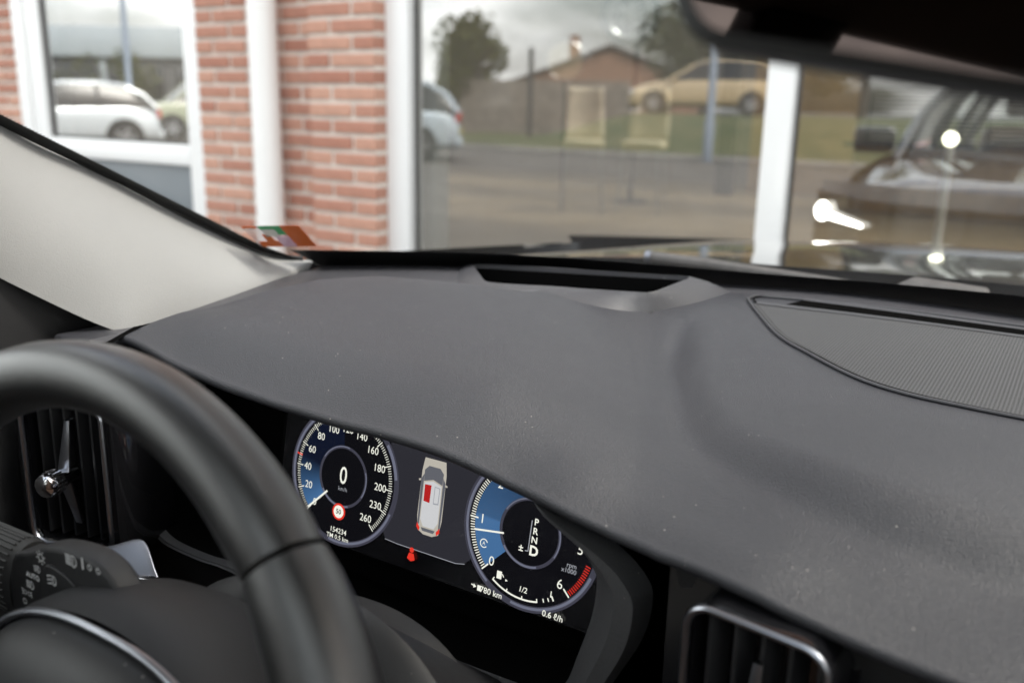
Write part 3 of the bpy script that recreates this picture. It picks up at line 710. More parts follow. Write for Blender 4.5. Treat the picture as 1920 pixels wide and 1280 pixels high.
# nose, wings, sides
nose = [(1.99, -.265), (2.05, -.32), (2.07, -.45), (2.09, -.62), (2.12, -.72), (2.12, -.88), (2.06, -.98)]
rows = []
for y, z in nose: rows.append([Q(x, y-.30*x*x-.12*max(0, abs(x)-.6), z) for x in np.linspace(-.925, .925, 33)])
MB().grid(rows).build('front_bumper', 'car_black', car)
for s in (-1, 1):
    rows = []
    for y in list(np.linspace(1.5, -2.5, 41)):
        w = .925-.03*float(smooth(1.0, 1.55, y))-.08*float(smooth(-1.6, -2.5, y))
        zt_ = -.20-.078*max(0, y-.87)
        rows.append([Q(s*(w-.065), y, zt_), Q(s*(w-.012), y, zt_-.03), Q(s*w, y, -.40), Q(s*(w+.005), y, -.6), Q(s*w, y, -.8), Q(s*(w-.04), y, -1.0)])
    MB().grid(rows).build('side_panel', 'car_black', car)
    MB().grid([[Q(s*(.84-.0*t), lerp(1.2, 1.7, u), -.235-.02*t-.03*u) if t == 0 else Q(s*.905-(s*.06*u), lerp(1.2, 1.60, u), -.30-.03*u) for t in (0, 1)] for u in np.linspace(0, 1, 9)]).build('front_wing', 'car_black', car)
    # headlamp with lit T-shaped running light
    c = Q(s*.74, 1.77, -.385)
    hl = MB(); hl.grid([[Q(s*(.62+.30*u), 2.095-.30*(.62+.30*u)**2-.12*max(0, .62+.30*u-.6)-.02, -.33-.12*v+.03*u) for u in np.linspace(0, 1, 9)] for v in np.linspace(0, 1, 5)])
    h_o = hl.build('headlamp', 'glassy_dark', car)
    yl = lambda xx: 2.095-.30*xx*xx-.12*max(0, xx-.6)+.006
    g = MB(); g.tube([Q(s*.715, yl(.715), -.412), Q(s*.79, yl(.79), -.400), Q(s*.87, yl(.87), -.386)], [.005, .008, .012], 10)
    g.grid([[Q(s*.885+.026*math.cos(a_)*math.cos(e_), yl(.885)+.022*math.sin(a_)*math.cos(e_), -.376+.036*math.sin(e_)) for a_ in np.linspace(0, 2*math.pi, 16, False)] for e_ in np.linspace(-1.5, 1.5, 9)], cv=True); g.build('running_light', 'headlight_glow', h_o)
    ww = MB().tube([Q(s*.70, 1.30, -.865), Q(s*.90, 1.30, -.865)], .335, 32).build('front_wheel', 'tyre', car)
    # door mirror outside
    m_ = MB(); m_.box(Q(s*1.0, .42, -.14), (.10, .05, .065)); m_.build('door_mirror', 'car_black', car, bevel=.03, seg=3)
    # pillars (outer skin) and side glass
    MB().tube([Q(s*.825, .78, -.235), Q(s*.815, .52, -.112), Q(s*.79, .30, .005), Q(s*.70, .08, .16)], .03, 10).build('outer_pillar', 'car_black', car)
    for y0, y1 in ((-.42, -.30), (-1.36, -1.24), (-2.2, -1.95)):
        MB().grid([[Q(s*(.85-.17*v), lerp(y0, y1, u)-.05*v, lerp(-.20, .20, v)) for u in (0, 1)] for v in np.linspace(0, 1, 5)]).build('body_pillar', 'black_plastic', car, solid=.05)
    MB().grid([[Q(s*(.852-.168*v), lerp(.42-.30*v, -1.97, u), lerp(-.20, .19, v)) for u in np.linspace(0, 1, 9)] for v in np.linspace(0, 1, 5)]).build('side_window', 'side_glass', car)
# roof and headliner, with an unseen middle opening added to brighten the cabin
def roofgrid(dz, hw, y0, y1): return [[Q(x, y-.22*x*x, .27+dz-.13*x*x-.05*float(smooth(-1.2, -2.3, y))-.065*float(smooth(-.15, .30, y))) for x in np.linspace(-hw, hw, 21)] for y in np.linspace(y0, y1, 21)]
def holed(g):
    q = MB().grid(g)
    def out_(f):
        x = sum(q.v[i][0] for i in f)/4; y = sum(q.v[i][1] for i in f)/4; return not (abs(x) < .42 and -1.15 < y < -.02)
    q.f = [f for f in q.f if out_(f)]; return q
holed(roofgrid(0, .70, .29, -2.3)).build('roof', 'car_black', car)
holed(roofgrid(-.03, .69, .285, -2.25)).build('headliner', 'headliner', car)
MB().grid([[Q(x, y-.22*x*x, .272-.13*x*x) for x in np.linspace(-.47, .47, 9)] for y in np.linspace(.02, -1.25, 9)]).build('added_roof_glass', 'added_roof_tint', car)  # unseen tinted pane over the added roof opening
MB().grid([[Q(x, -2.3-.35*t-.1*x*x, lerp(.17, -.2, t)) for x in np.linspace(-.66-.1*t, .66+.1*t, 9)] for t in (0, 1)]).build('rear_window', 'side_glass', car)
MB().grid([[Q(x, -2.65+.1*t-.1*x*x, lerp(-.2, -1.0, t)) for x in np.linspace(-.82, .82, 9)] for t in (0, .5, 1)]).build('tailgate', 'car_black', car)
MB().grid([[Q(x, y, -.98) for x in (-.86, .86)] for y in (1.9, -2.6)]).build('floor_pan', 'carpet', car)
MB().grid([[Q(x, 1.0-.4*x*x, z) for x in np.linspace(-.86, .86, 9)] for z in (-.225, -.98)]).build('bulkhead', 'void', car)
# cream trim on both windscreen pillars
for s in (-1, 1):
    top = spline([Q(-.742, .757, -.1775), Q(-.770, .712, -.168), Q(-.777, .625, -.1245), Q(-.776, .52, -.0675), Q(-.774, .432, -.0235), Q(-.74, .30, .045), Q(-.69, .17, .115), Q(-.635, .05, .185)], 60)
    bot = spline([Q(-.745, .752, -.187), Q(-.728, .655, -.196), Q(-.715, .560, -.203), Q(-.705, .495, -.204), Q(-.715, .468, -.194), Q(-.735, .42, -.160), Q(-.742, .375, -.126), Q(-.73, .28, -.05), Q(-.69, .15, .06), Q(-.64, .02, .15)], 60)
    rows = []
    for i in range(60):
        a, c = top[i], bot[i]; n = Vector((.72, -.40, .35)).normalized(); d = (a-c).length
        rows.append([lerp(a, c, u)+n*(math.sin(math.pi*min(1, u*1.0))*.10*d) for u in np.linspace(0, 1, 15)])
    if s > 0: rows = [[Vector((-p.x, p.y, p.z)) for p in r] for r in rows]
    MB().grid(rows).build('pillar_trim', 'cream', car)
    # rubber seal along the glass
    e = [Vector((s*-p.x, p.y, p.z+.001)) for p in top]
    MB().tube(e[2:], .0035, 6).build('pillar_seal', 'rubber', car)
    # door trim: sail behind the pillar, waist rail, lower card
    sx = lambda v: s*-v
    sl = MB(); sl.grid([[Q(sx(-.748), .52, -.215), Q(sx(-.75), .36, -.215), Q(sx(-.752), .16, -.215)], [Q(sx(-.742), .49, -.185), Q(sx(-.748), .37, -.14), Q(sx(-.752), .19, -.19)], [Q(sx(-.744), .47, -.17), Q(sx(-.748), .372, -.122), Q(sx(-.752), .33, -.10)]]); sl.build('mirror_sail', 'black_plastic', car)
    rows = []
    for y in np.linspace(.50, -1.2, 18):
        rows.append([Q(sx(-.80), y, -.215), Q(sx(-.765), y, -.205), Q(sx(-.735), y, -.222), Q(sx(-.725), y, -.27), Q(sx(-.735), y, -.40), Q(sx(-.70), y, -.55), Q(sx(-.74), y, -.9)])
    MB().grid(rows).build('door_trim', 'black_plastic', car)

def car_seat(x, label):
    t = thing('car_seat', (x, -.35, .22), label, 'car seat', 'front seats'); P = lambda a, b_, c: Vector((x+a, b_, c))
    rows = [[P(u*.26, y, .46+.05*abs(u)**3-.03*math.cos((y+.1)*4)) for u in np.linspace(-1, 1, 11)] for y in np.linspace(-.42, .06, 9)]
    MB().grid(rows).build('cushion', 'brown_leather', t, solid=.14)
    rows = [[P(u*(.26-.05*v), -.46-.16*v+.05*abs(u)**2.5, .50+.62*v) for u in np.linspace(-1, 1, 11)] for v in np.linspace(0, 1, 9)]
    MB().grid(rows).build('backrest', 'brown_leather', t, solid=.11)
    b = MB(); b.box(P(0, -.66, 1.27), (.13, .045, .085)); b.build('headrest', 'brown_leather', t, bevel=.035, seg=3)
car_seat(-.38, 'brown leather driver seat behind the steering wheel')
car_seat(.38, 'brown leather passenger seat on the right')

# ------------------------------------------------------------------ dashboard
dash = thing('dashboard', (0, .7, CAMZ-.9), 'dark grey soft-touch dashboard stretching under the windscreen', 'dashboard')
FRONT = [(-.735, .44, -.214), (-.69, .445, -.208), (-.65, .45, -.201), (-.595, .45, -.212), (-.54, .45, -.219), (-.483, .45, -.223), (-.415, .45, -.225), (-.363, .45, -.225), (-.315, .45, -.229), (-.279, .448, -.2345),
         (-.236, .44, -.2356), (-.203, .438, -.2375), (-.17, .43, -.236), (-.11, .415, -.2343), (-.075, .41, -.238), (-.04, .405, -.240), (0, .40, -.2395), (.1, .405, -.238), (.3, .42, -.235), (.5, .43, -.232), (.735, .44, -.232)]
FRONT = [(x, y, z+.0118-.0075*float(smooth(-.28, -.16, x))) for x, y, z in FRONT]
_fx = np.array([p[0] for p in FRONT])
def crom(xs, ys, x):
    # monotone-ish cubic through the table
    t = np.interp(x, xs, np.arange(len(xs))); i = np.clip(t.astype(int), 0, len(xs)-2); f = t-i
    g = lambda k: ys[np.clip(k, 0, len(ys)-1)]
    p0, p1, p2, p3 = g(i-1), g(i), g(i+1), g(i+2)
    return .5*(2*p1+(p2-p0)*f+(2*p0-5*p1+4*p2-p3)*f*f+(3*p1-p0-3*p2+p3)*f**3)
yF = lambda x: crom(_fx, np.array([p[1] for p in FRONT]), np.asarray(x, float))
zF = lambda x: crom(_fx, np.array([p[2] for p in FRONT]), np.asarray(x, float))
CP = [p for p in FRONT if -.66 < p[0]]
CP += [(p[0], p[1]+.028, p[2]+.014) for p in FRONT if -.64 < p[0]]
CP += [(-.64, .528, -.185), (-.63, .58, -.178), (-.61, .63, -.172), (-.567, .656, -.168), (-.535, .665, -.168), (-.494, .685, -.170), (-.433, .71, -.178), (-.377, .75, -.186),
       (-.5, .56, -.182), (-.4, .58, -.186), (-.36, .597, -.189), (-.30, .56, -.196)]
RIDGE = [(-.312, .80, -.195), (-.282, .706, -.2), (-.243, .622, -.2), (-.209, .558, -.2), (-.176, .52, -.2), (-.113, .483, -.2), (-.055, .466, -.203), (0, .461, -.206), (.055, .466, -.203), (.113, .483, -.2), (.22, .50, -.2), (.40, .51, -.2), (.6, .515, -.2), (.735, .52, -.2)]
CP += RIDGE
CP += [(-.285, .921, -.19), (-.183, .734, -.19), (-.089, .656, -.19), (0, .655, -.19), (0, .96, -.193), (0, .80, -.188), (.285, .921, -.19), (.183, .734, -.19), (.089, .656, -.19),
       (-.5, .9, -.186), (-.319, 1.005, -.192), (-.208, 1.035, -.192), (0, 1.055, -.20), (.5, .9, -.186), (.319, 1.005, -.192), (.208, 1.035, -.192),
       (.3, .6, -.195), (.3, .75, -.190), (.5, .6, -.196), (.5, .75, -.188), (.7, .6, -.196), (.7, .75, -.188)]
CP = np.array(CP)
def tps_fit(cp, lam=2e-5):
    X = cp[:, :2]; n = len(X); d = np.linalg.norm(X[:, None]-X[None], axis=2)
    K = np.where(d > 0, d**2*np.log(d+1e-12), 0)+lam*np.eye(n); Pm = np.c_[np.ones(n), X]
    A = np.zeros((n+3, n+3)); A[:n, :n] = K; A[:n, n:] = Pm; A[n:, :n] = Pm.T
    w = np.linalg.solve(A, np.r_[cp[:, 2], 0, 0, 0])
    def ev(x, y):
        x = np.asarray(x, float); y = np.asarray(y, float); sh = x.shape; q = np.c_[x.ravel(), y.ravel()]
        d = np.linalg.norm(q[:, None]-X[None], axis=2); k = np.where(d > 0, d**2*np.log(d+1e-12), 0)
        return (k@w[:n]+np.c_[np.ones(len(q)), q]@w[n:]).reshape(sh)
    return ev
TPS = tps_fit(CP)
def sdist(poly, x, y):
    """signed distance to an open polyline, positive on its right side when walking along it"""
    best = np.full(x.shape, 1e9); sg = np.ones(x.shape)
    for (a, c) in zip(poly[:-1], poly[1:]):
        ax_, ay_ = a[0], a[1]; dx, dy = c[0]-a[0], c[1]-a[1]
        t = np.clip(((x-ax_)*dx+(y-ay_)*dy)/(dx*dx+dy*dy), 0, 1); ex, ey = x-(ax_+t*dx), y-(ay_+t*dy); d = np.hypot(ex, ey)
        s = np.sign(ex*dy-ey*dx); m = d < best; best = np.where(m, d, best); sg = np.where(m, s, sg)
    return best*sg
HUMP = [(-.66, .36), (-.654, .44), (-.645, .528), (-.635, .58), (-.615, .632), (-.57, .662), (-.535, .672), (-.48, .70), (-.42, .74)]
RIDGE_S = [(p.x, p.y) for p in spline([(a, c, 0) for a, c, _ in RIDGE], 60)]
def dash_z(x, y):
    x = np.asarray(x, float); y = np.asarray(y, float)
    T = TPS(x, y)
    T = T + -.0022*np.exp(-((sdist(RIDGE_S, x, y)+.002)/.010)**2)*smooth(-.37, -.29, x)
    d1 = sdist([(-.45, .80), (-.42, .72), (-.374, .62), (-.34, .53), (-.298, .42), (-.27, .35)], x, y)*-1
    soft = np.where(d1 < -.008, 0, np.where(d1 > .008, d1, (d1+.008)**2/.032))
    dE = sdist(RIDGE_S, x, y)
    T = T + (.006-np.minimum(.17*soft, .0175))*smooth(0, .06, y-yF(x))*smooth(.84, .72, y)*smooth(-.032, .002, dE)
    Bz = -.199+.017*smooth(.50, .84, y)
    S = smooth(-.024, .0, sdist(HUMP, x, y)); S = np.maximum(S, smooth(-.50, -.43, x))
    return Bz+S*(T-Bz)
NX, NY = 360, 150
xs = np.linspace(-.735, .735, NX); ts = np.linspace(0, 1, NY)
Xg, Tg = np.meshgrid(xs, ts); Y0 = yF(Xg); Y1 = YB(Xg)-.012; Yg = Y0+(Y1-Y0)*Tg; Zg = dash_z(Xg, Yg)
# front lip: the edge rolls under
Zg[0] = np.minimum(Zg[0], Zg[1])
lip = []
for k in range(9):
    a = k/8*R(165); lip.append([Q(xs[i], Yg[0, i]-.0042*math.sin(a), Zg[0, i]-.0042*(1-math.cos(a))) for i in range(NX)])
lip.append([p+Vector((0, .05, -.004)) for p in lip[-1]])
rows = lip[::-1][:-1] + [[Q(Xg[j, i], Yg[j, i], Zg[j, i]) for i in range(NX)] for j in range(NY)]
q = MB().grid(rows)
HUD_HOLE = [(-.589, .852), (-.519, .773), (-.346, .808), (-.342, .914)]
SLOT_HOLE = [(-.240, .907), (.240, .907), (.236, .938), (-.236, .938)]
DEM_HOLE = [(-.672, .452), (-.656, .452), (-.664, .535), (-.680, .535)]
def inside(poly, x, y):
    r = False; n = len(poly)
    for i in range(n):
        x0, y0 = poly[i]; x1, y1 = poly[(i+1) % n]
        if (y0 > y) != (y1 > y) and x < (x1-x0)*(y-y0)/(y1-y0)+x0: r = not r
    return r
def keep(f):
    p = [q.v[i] for i in f]; x = sum(a[0] for a in p)/4; y = sum(a[1] for a in p)/4
    return not (inside(HUD_HOLE, x, y) )
q.f = [f for f in q.f if keep(f)]
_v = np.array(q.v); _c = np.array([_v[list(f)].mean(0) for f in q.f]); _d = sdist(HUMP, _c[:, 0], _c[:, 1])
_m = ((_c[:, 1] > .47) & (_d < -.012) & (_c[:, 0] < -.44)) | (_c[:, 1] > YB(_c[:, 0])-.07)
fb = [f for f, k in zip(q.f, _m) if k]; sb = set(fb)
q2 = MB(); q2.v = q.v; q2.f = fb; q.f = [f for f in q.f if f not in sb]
def prune(m_):
    used = sorted({i for f in m_.f for i in f}); mp_ = {a: k for k, a in enumerate(used)}; r_ = MB(); r_.v = [m_.v[i] for i in used]; r_.f = [tuple(mp_[i] for i in f) for f in m_.f]; return r_
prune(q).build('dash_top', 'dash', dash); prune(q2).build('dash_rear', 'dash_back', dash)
def on_dash(x, y, up=0.0): return Q(x, y, float(dash_z(np.array([x]), np.array([y]))[0])+up)

# head-up display well: raised bezel, dark trough, tilted cover glass
inn = [(-.587, .850, -.1765), (-.345, .910, -.1720), (-.349, .810, -.1740), (-.518, .775, -.1785)]
outr = [(-.615, .862, -.186), (-.312, .965, -.186), (-.345, .815, -.186), (-.530, .725, -.181)]
def loop(c, per, mid=None, rnd=.12):
    pts = []
    for i in range(4):
        a, b_ = Vector(c[i]), Vector(c[(i+1) % 4])
        for k in range(per):
            t = k/per; p = lerp(a, b_, t)
            if mid and i in mid: p = p + Vector(mid[i])*math.sin(math.pi*t)
            pts.append(p)
    # soften corners
    n = len(pts)
    for _ in range(2): pts = [pts[i]*.6+(pts[i-1]+pts[(i+1) % n])*.2 for i in range(n)]
    return [Q(*p) for p in pts]
Lo = loop(outr, 14, {2: (.012, -.026, 0), 0: (0, .012, 0), 1: (.008, 0, 0)}); Li = loop(inn, 14)
Lo = [Vector((p.x, p.y, on_dash(p.x, p.y).z-.002)) for p in Lo]
mid1 = [lerp(a, c, .55)+Vector((0, 0, .0022)) for a, c in zip(Lo, Li)]
mid2 = [lerp(a, c, .93)+Vector((0, 0, .0010)) for a, c in zip(Lo, Li)]
w0 = [p-Vector((0, 0, .003)) for p in Li]; ctr = sum(Li, Vector())/len(Li)
w1 = [lerp(p, ctr, .004)-Vector((0, 0, .0045)) for p in Li]
hud = MB().grid([Lo, mid1, mid2, Li, w0, w1], cv=True).build('display_well_bezel', 'dash_hard', dash)
w2 = [lerp(p, ctr, .08)-Vector((0, 0, .055)) for p in Li]
MB().grid([w1, w2], cv=True).build('trough_wall', 'void', hud)
MB().poly(w2).build('trough_floor', 'void', hud)

# centre speaker grille with its surround and defroster slot
def grille_material():
    m = bpy.data.materials.new('grille'); m.use_nodes = True; t = m.node_tree; bb = t.nodes['Principled BSDF']
    c = t.nodes.new('ShaderNodeTexCoord'); sp = t.nodes.new('ShaderNodeSeparateXYZ'); t.links.new(c.outputs['Object'], sp.inputs[0])
    def wave(sock, k, ph=0):
        a = t.nodes.new('ShaderNodeMath'); a.operation = 'MULTIPLY'; a.inputs[1].default_value = k; t.links.new(sock, a.inputs[0])
        s = t.nodes.new('ShaderNodeMath'); s.operation = 'SINE'; t.links.new(a.outputs[0], s.inputs[0]); return s.outputs[0]
    k = 2*math.pi/.0026
    mu = t.nodes.new('ShaderNodeMath'); mu.operation = 'ADD'; t.links.new(wave(sp.outputs[0], k), mu.inputs[0]); t.links.new(wave(sp.outputs[1], k), mu.inputs[1])
    rp = t.nodes.new('ShaderNodeMapRange'); rp.inputs['From Min'].default_value = .2; rp.inputs['From Max'].default_value = 1.0; t.links.new(mu.outputs[0], rp.inputs['Value'])
    mm = t.nodes.new('ShaderNodeMix'); mm.data_type = 'RGBA'; mm.inputs[6].default_value = (.052, .052, .055, 1); mm.inputs[7].default_value = (.004, .004, .004, 1)
    t.links.new(rp.outputs[0], mm.inputs['Factor']); t.links.new(mm.outputs[2], bb.inputs['Base Color']); bb.inputs['Roughness'].default_value = .5
    bp = t.nodes.new('ShaderNodeBump'); bp.invert = True; bp.inputs['Strength'].default_value = .8; bp.inputs['Distance'].default_value = .0006
    t.links.new(rp.outputs[0], bp.inputs['Height']); t.links.new(bp.outputs[0], bb.inputs['Normal']); MAT['grille'] = m
grille_material()
gl_left = spline([(-.2795, .934, 0), (-.286, .918, 0), (-.277, .895, 0), (-.248, .842, 0), (-.215, .783, 0), (-.183, .738, 0), (-.13, .684, 0), (-.089, .660, 0), (-.045, .650, 0), (0, .647, 0)], 40)
outline = [(p.x, p.y) for p in gl_left] + [(-p.x, p.y) for p in gl_left[::-1][1:]]
ytop = lambda x: .966-.42*x*x
yb_ = lambda x: float(np.interp(-abs(x), [p.x for p in gl_left[6:]], [p.y for p in gl_left[6:]]))
rows = []
for x in np.linspace(-.272, .272, 137):
    y0, y1 = yb_(x)+.004, .893-.0*x
    y0 = min(y0, y1-.001)
    rows.append([on_dash(x, lerp(y0, y1, t), .0022) for t in np.linspace(0, 1, 12)])
MB().grid(rows).build('speaker_grille', 'grille', dash)
tr = [on_dash(x, y, .0015) for x, y in outline] + [on_dash(x, ytop(x), .0015) for x in np.linspace(.27, -.27, 30)]
MB().tube(tr, .0014, 8, closed=True).build('grille_surround', 'dash_hard', dash)
tr2 = [p+Vector((0, 0, .0003)) for p in [on_dash(x*.985, y+.004, .0012) for x, y in outline]]
MB().tube(tr2, .0008, 6).build('grille_gap', 'void', dash)
df = MB().grid([[on_dash(x, y-.03*x*x, u_) for x in np.linspace(-.236-dx, .236+dx, 41)] for y, u_, dx in ((.941, .0016, 0), (.945, .0022, .002), (.950, .0024, .004), (.955, .0010, .006))]).build('defroster_frame', 'dash_hard', dash)
MB().grid([[on_dash(x, y-.03*x*x, u_) for x in np.linspace(-.236-dx, .236+dx, 41)] for y, u_, dx in ((.9035, .0012, .012), (.92, .0014, .006), (.942, .0016, 0))]).build('defroster_shade_strip', 'void', df)  # flat black strip painted for the slot's dark inside, no hole cut
# band between grille mesh and slot
MB().grid([[on_dash(x, y, .0028) for x in np.linspace(-.27, .27, 41)] for y in (.890, .896, .901)]).build('grille_edge', 'dash_hard', dash)

# side window demister beside the binnacle hump
def strip(pts, wid, up, name, m, par):
    L_, R_ = [], []
    for i, p in enumerate(pts):
        a = Vector(pts[max(0, i-1)]); c = Vector(pts[min(len(pts)-1, i+1)]); d = (c-a).normalized(); nrm = Vector((d.y, -d.x))
        L_.append((p[0]-nrm.x*wid[i], p[1]-nrm.y*wid[i])); R_.append((p[0]+nrm.x*wid[i], p[1]+nrm.y*wid[i]))
    f = lambda p, u: on_dash(p[0], p[1], u)
    return MB().grid([[f(p, up*.2) for p in L_], [f(p, up) for p in pts], [f(p, up*.2) for p in R_]]).build(name, m, par)
pp = [(-.668, .425), (-.672, .46), (-.677, .50), (-.680, .54), (-.676, .565)]
strip(pp, [.004, .006, .006, .006, .002], .006, 'demister_frame', 'dash_hard', dash)
strip([(a+.014, c) for a, c in pp], [.002, .005, .006, .005, .001], .003, 'demister_slot', 'void', dash)

# fascia below the lip: left end, middle, passenger side, knee panels
def panel(name, m, x0, x1, ztop, zbot, y0=.458, parent=dash, n=16, bow=.02):
    return MB().grid([[Q(x, float(yF(np.array([x]))[0])+.010+bow*t*t, lerp(ztop(x), zbot, t)) for x in np.linspace(x0, x1, n)] for t in np.linspace(0, 1, 8)]).build(name, m, parent)
zt = lambda x: float(zF(np.array([x]))[0])-.012
panel('fascia', 'black_plastic', -.735, -.655, zt, -.62); panel('fascia', 'black_plastic', -.166, .735, zt, -.62)
panel('knee_panel', 'black_plastic', -.655, -.166, lambda x: -.372, -.72, bow=-.03)
MB().grid([[Q(x, .425, -.52+.0*t) if t == 0 else Q(x, .30, -.62) for x in (-.12, .12)] for t in (0, 1)]).build('console_top', 'black_plastic', dash)
# grey metal-look trim under the left vent
MB().grid([[Q(x, y, z) for x, y, z in r] for r in ([(-.76, .375, -.352), (-.70, .378, -.356), (-.64, .382, -.350), (-.606, .395, -.340), (-.590, .41, -.330)], [(-.76, .366, -.376), (-.70, .366, -.383), (-.64, .368, -.376), (-.60, .378, -.366), (-.565, .396, -.352)], [(-.76, .368, -.40), (-.70, .37, -.405), (-.64, .372, -.395), (-.60, .382, -.384), (-.55, .398, -.367)])]).build('metal_trim', 'brushed', dash, subdiv=2, solid=.004)
MB().tube(spline([Q(-.66, .366, -.383), Q(-.61, .374, -.374), Q(-.575, .387, -.362), Q(-.54, .398, -.364), (Q(-.515, .405, -.362))], 20), [.005+.003*math.sin(k/19*3.1) for k in range(20)], 10).build('chrome_strip', 'chrome', dash)
# centre touch screen between the middle vents
ts_ = MB(); ts_.box(Q(0, .405, -.375), (.064, .008, .11)); ts_.build('touch_screen', 'glassy_dark', dash, bevel=.006, seg=3)

# ------------------------------------------------------------------ air vents
def rrect(w, h, r, n=6):
    pts = []
    for cx_, cy_, a0 in ((w-r, h-r, 0), (-w+r, h-r, 90), (-w+r, -h+r, 180), (w-r, -h+r, 270)):
        for k in range(n+1):
            a = R(a0+90*k/n); pts.append((cx_+r*math.cos(a), cy_+r*math.sin(a)))
    return pts
def air_vent(c, w, h, yaw, label, nslat, deep=.06, knob=True, skew=0.0, flare=.016, tilt=0.0):
    t = thing('air_vent', Q(c[0], c[1], c[2]-h-.02), label, 'air vent', 'dashboard air vents')
    M = rotz(yaw) @ Matrix.Rotation(tilt, 3, 'X'); o = Q(*c)
    P = lambda u, v, d: o + M @ Vector((u+skew*v, d, v))       # d: depth into the dash
    rr = lambda ww, hh, r, d: [P(a, b_, d) for a, b_ in rrect(ww, hh, r)]
    MB().grid([rr(w+flare, h+flare, .022, deep), rr(w+flare-.002, h+flare-.002, .022, .012), rr(w+flare*.45, h+flare*.45, .018, .0005), rr(w+.003, h+.003, .014, .0), rr(w, h, .012, .004), rr(w-.002, h-.002, .012, .04)], cv=True).build('housing', 'gloss_black', t)
    MB().poly(rr(w-.001, h-.001, .012, .038)).build('duct', 'void', t)
    MB().tube(rr(w+.0005, h+.0005, .013, -.0005), .0021, 8, closed=True).build('chrome_ring', 'satin_silver', t)
    for k in range(nslat):
        u = lerp(-w, w, (k+.5)/nslat)
        b = MB(); b.add([P(u-.0012, -h+.004, .010), P(u+.0012, -h+.004, .010), P(u+.007, -h+.004, .034), P(u+.0045, -h+.004, .034), P(u-.0012, h-.004, .010), P(u+.0012, h-.004, .010), P(u+.007, h-.004, .034), P(u+.0045, h-.004, .034)],
                        [(0, 1, 2, 3), (7, 6, 5, 4), (0, 4, 5, 1), (1, 5, 6, 2), (2, 6, 7, 3), (3, 7, 4, 0)]); b.build('slat', 'slat', t, bevel=.0006)
    # vertical chrome blade with a round knob
    b = MB(); b.add([P(-.0032, -h*.72, .008), P(.0032, -h*.72, .008), P(.0060, 0, -.004), P(-.0060, 0, -.004), P(-.0026, h*.72, .006), P(.0026, h*.72, .006), P(0, -h*.72, .014), P(0, 0, .010), P(0, h*.72, .014)],
                    [(0, 1, 2, 3), (3, 2, 5, 4), (0, 3, 7, 6), (3, 4, 8, 7), (1, 6, 7, 2), (2, 7, 8, 5)]); b.build('blade', 'satin_silver', t, bevel=.0005)
    if knob:
        b = MB(); prof = [(.008, .0068), (-.004, .0072), (-.009, .0090), (-.020, .0100), (-.024, .0088), (-.026, .005), (-.0265, .0005)]
        b.grid([[P(r_*math.cos(a), r_*math.sin(a), d) for a in np.linspace(0, 2*math.pi, 28, False)] for d, r_ in prof], cv=True); kn = b.build('knob', 'chrome', t)
        for k in range(18):
            a = 2*math.pi*k/18; b = MB(); b.tube([P(.0093*math.cos(a), .0093*math.sin(a), -.010), P(.0101*math.cos(a), .0101*math.sin(a), -.0195)], .0006, 5); b.build('knob_rib', 'chrome', kn)
    return t
air_vent((-.664, .392, -.296), .038, .062, R(16), 'left side air vent with chrome ring and knob seen through the steering wheel', 6)
air_vent((-.107, .400, -.3235), .0365, .080, R(-8), 'centre air vent with chrome ring at the right of the instrument display', 5, knob=False, flare=.006)
air_vent((.107, .400, -.3235), .0365, .080, R(8), 'centre air vent on the passenger side of the touch screen', 5, knob=False, flare=.006)

panel('vent_surround', 'gloss_black', -.168, -.060, lambda x: zt(x)-.002, -.50, bow=-.004)
# ------------------------------------------------------------------ instrument cluster
clu = thing('instrument_cluster', Q(-.378, .48, -.37), 'lit instrument display with two round gauges under the dashboard hood', 'instrument display')
ti = R(10.85); TC = Vector((-.2927, .4978, -.2847)); SU = Vector((1, 0, 0)); SV = Vector((0, math.sin(ti), math.cos(ti))); SN = Vector((0, -math.cos(ti), math.sin(ti)))
def S(u, v, d=0.0): p = TC+SU*u*.001+SV*v*.001+SN*d*.001; return Q(*p)     # millimetres on the display, from the rev counter's centre
mat('screen_black', (.012, .012, .014), .12, coat=.3)
emit_mat('led_white', (.95, .95, .84), .36); emit_mat('led_dim', (.55, .57, .62), .22); emit_mat('led_red', (.95, .05, .03), .30)
emit_mat('led_panel', (.10, .10, .125), .10); emit_mat('led_dark', (.03, .03, .04), .06); emit_mat('led_ring', (.33, .35, .47), .17); emit_mat('led_ring_dim', (.16, .16, .22), .12)
def blue_material():
    m = bpy.data.materials.new('led_blue'); m.use_nodes = True; t = m.node_tree; t.nodes.clear()
    o = t.nodes.new('ShaderNodeOutputMaterial'); e = t.nodes.new('ShaderNodeEmission'); a = t.nodes.new('ShaderNodeAttribute'); a.attribute_name = 'glow'
    rp = t.nodes.new('ShaderNodeValToRGB'); rp.color_ramp.elements[0].color = (.008, .012, .03, 1); rp.color_ramp.elements[1].color = (.09, .23, .48, 1)
    t.links.new(a.outputs['Fac'], rp.inputs[0]); t.links.new(rp.outputs[0], e.inputs['Color']); e.inputs['Strength'].default_value = .26
    t.links.new(e.outputs[0], o.inputs['Surface']); MAT['led_blue'] = m
blue_material()
scr = MB().prism([S(a, b_, -.6) for a, b_ in [(-240+x_, y_) for x_, y_ in ()] or [(p[0]-85.5, p[1]) for p in rrect(152, 55, 12)]], SN*-.004).build('display', 'screen_black', clu, smooth=False)
def arc_pts(cu, r, a0, a1, n): return [(cu+r*math.cos(R(lerp(a0, a1, k/n))), r*math.sin(R(lerp(a0, a1, k/n)))) for k in range(n+1)]
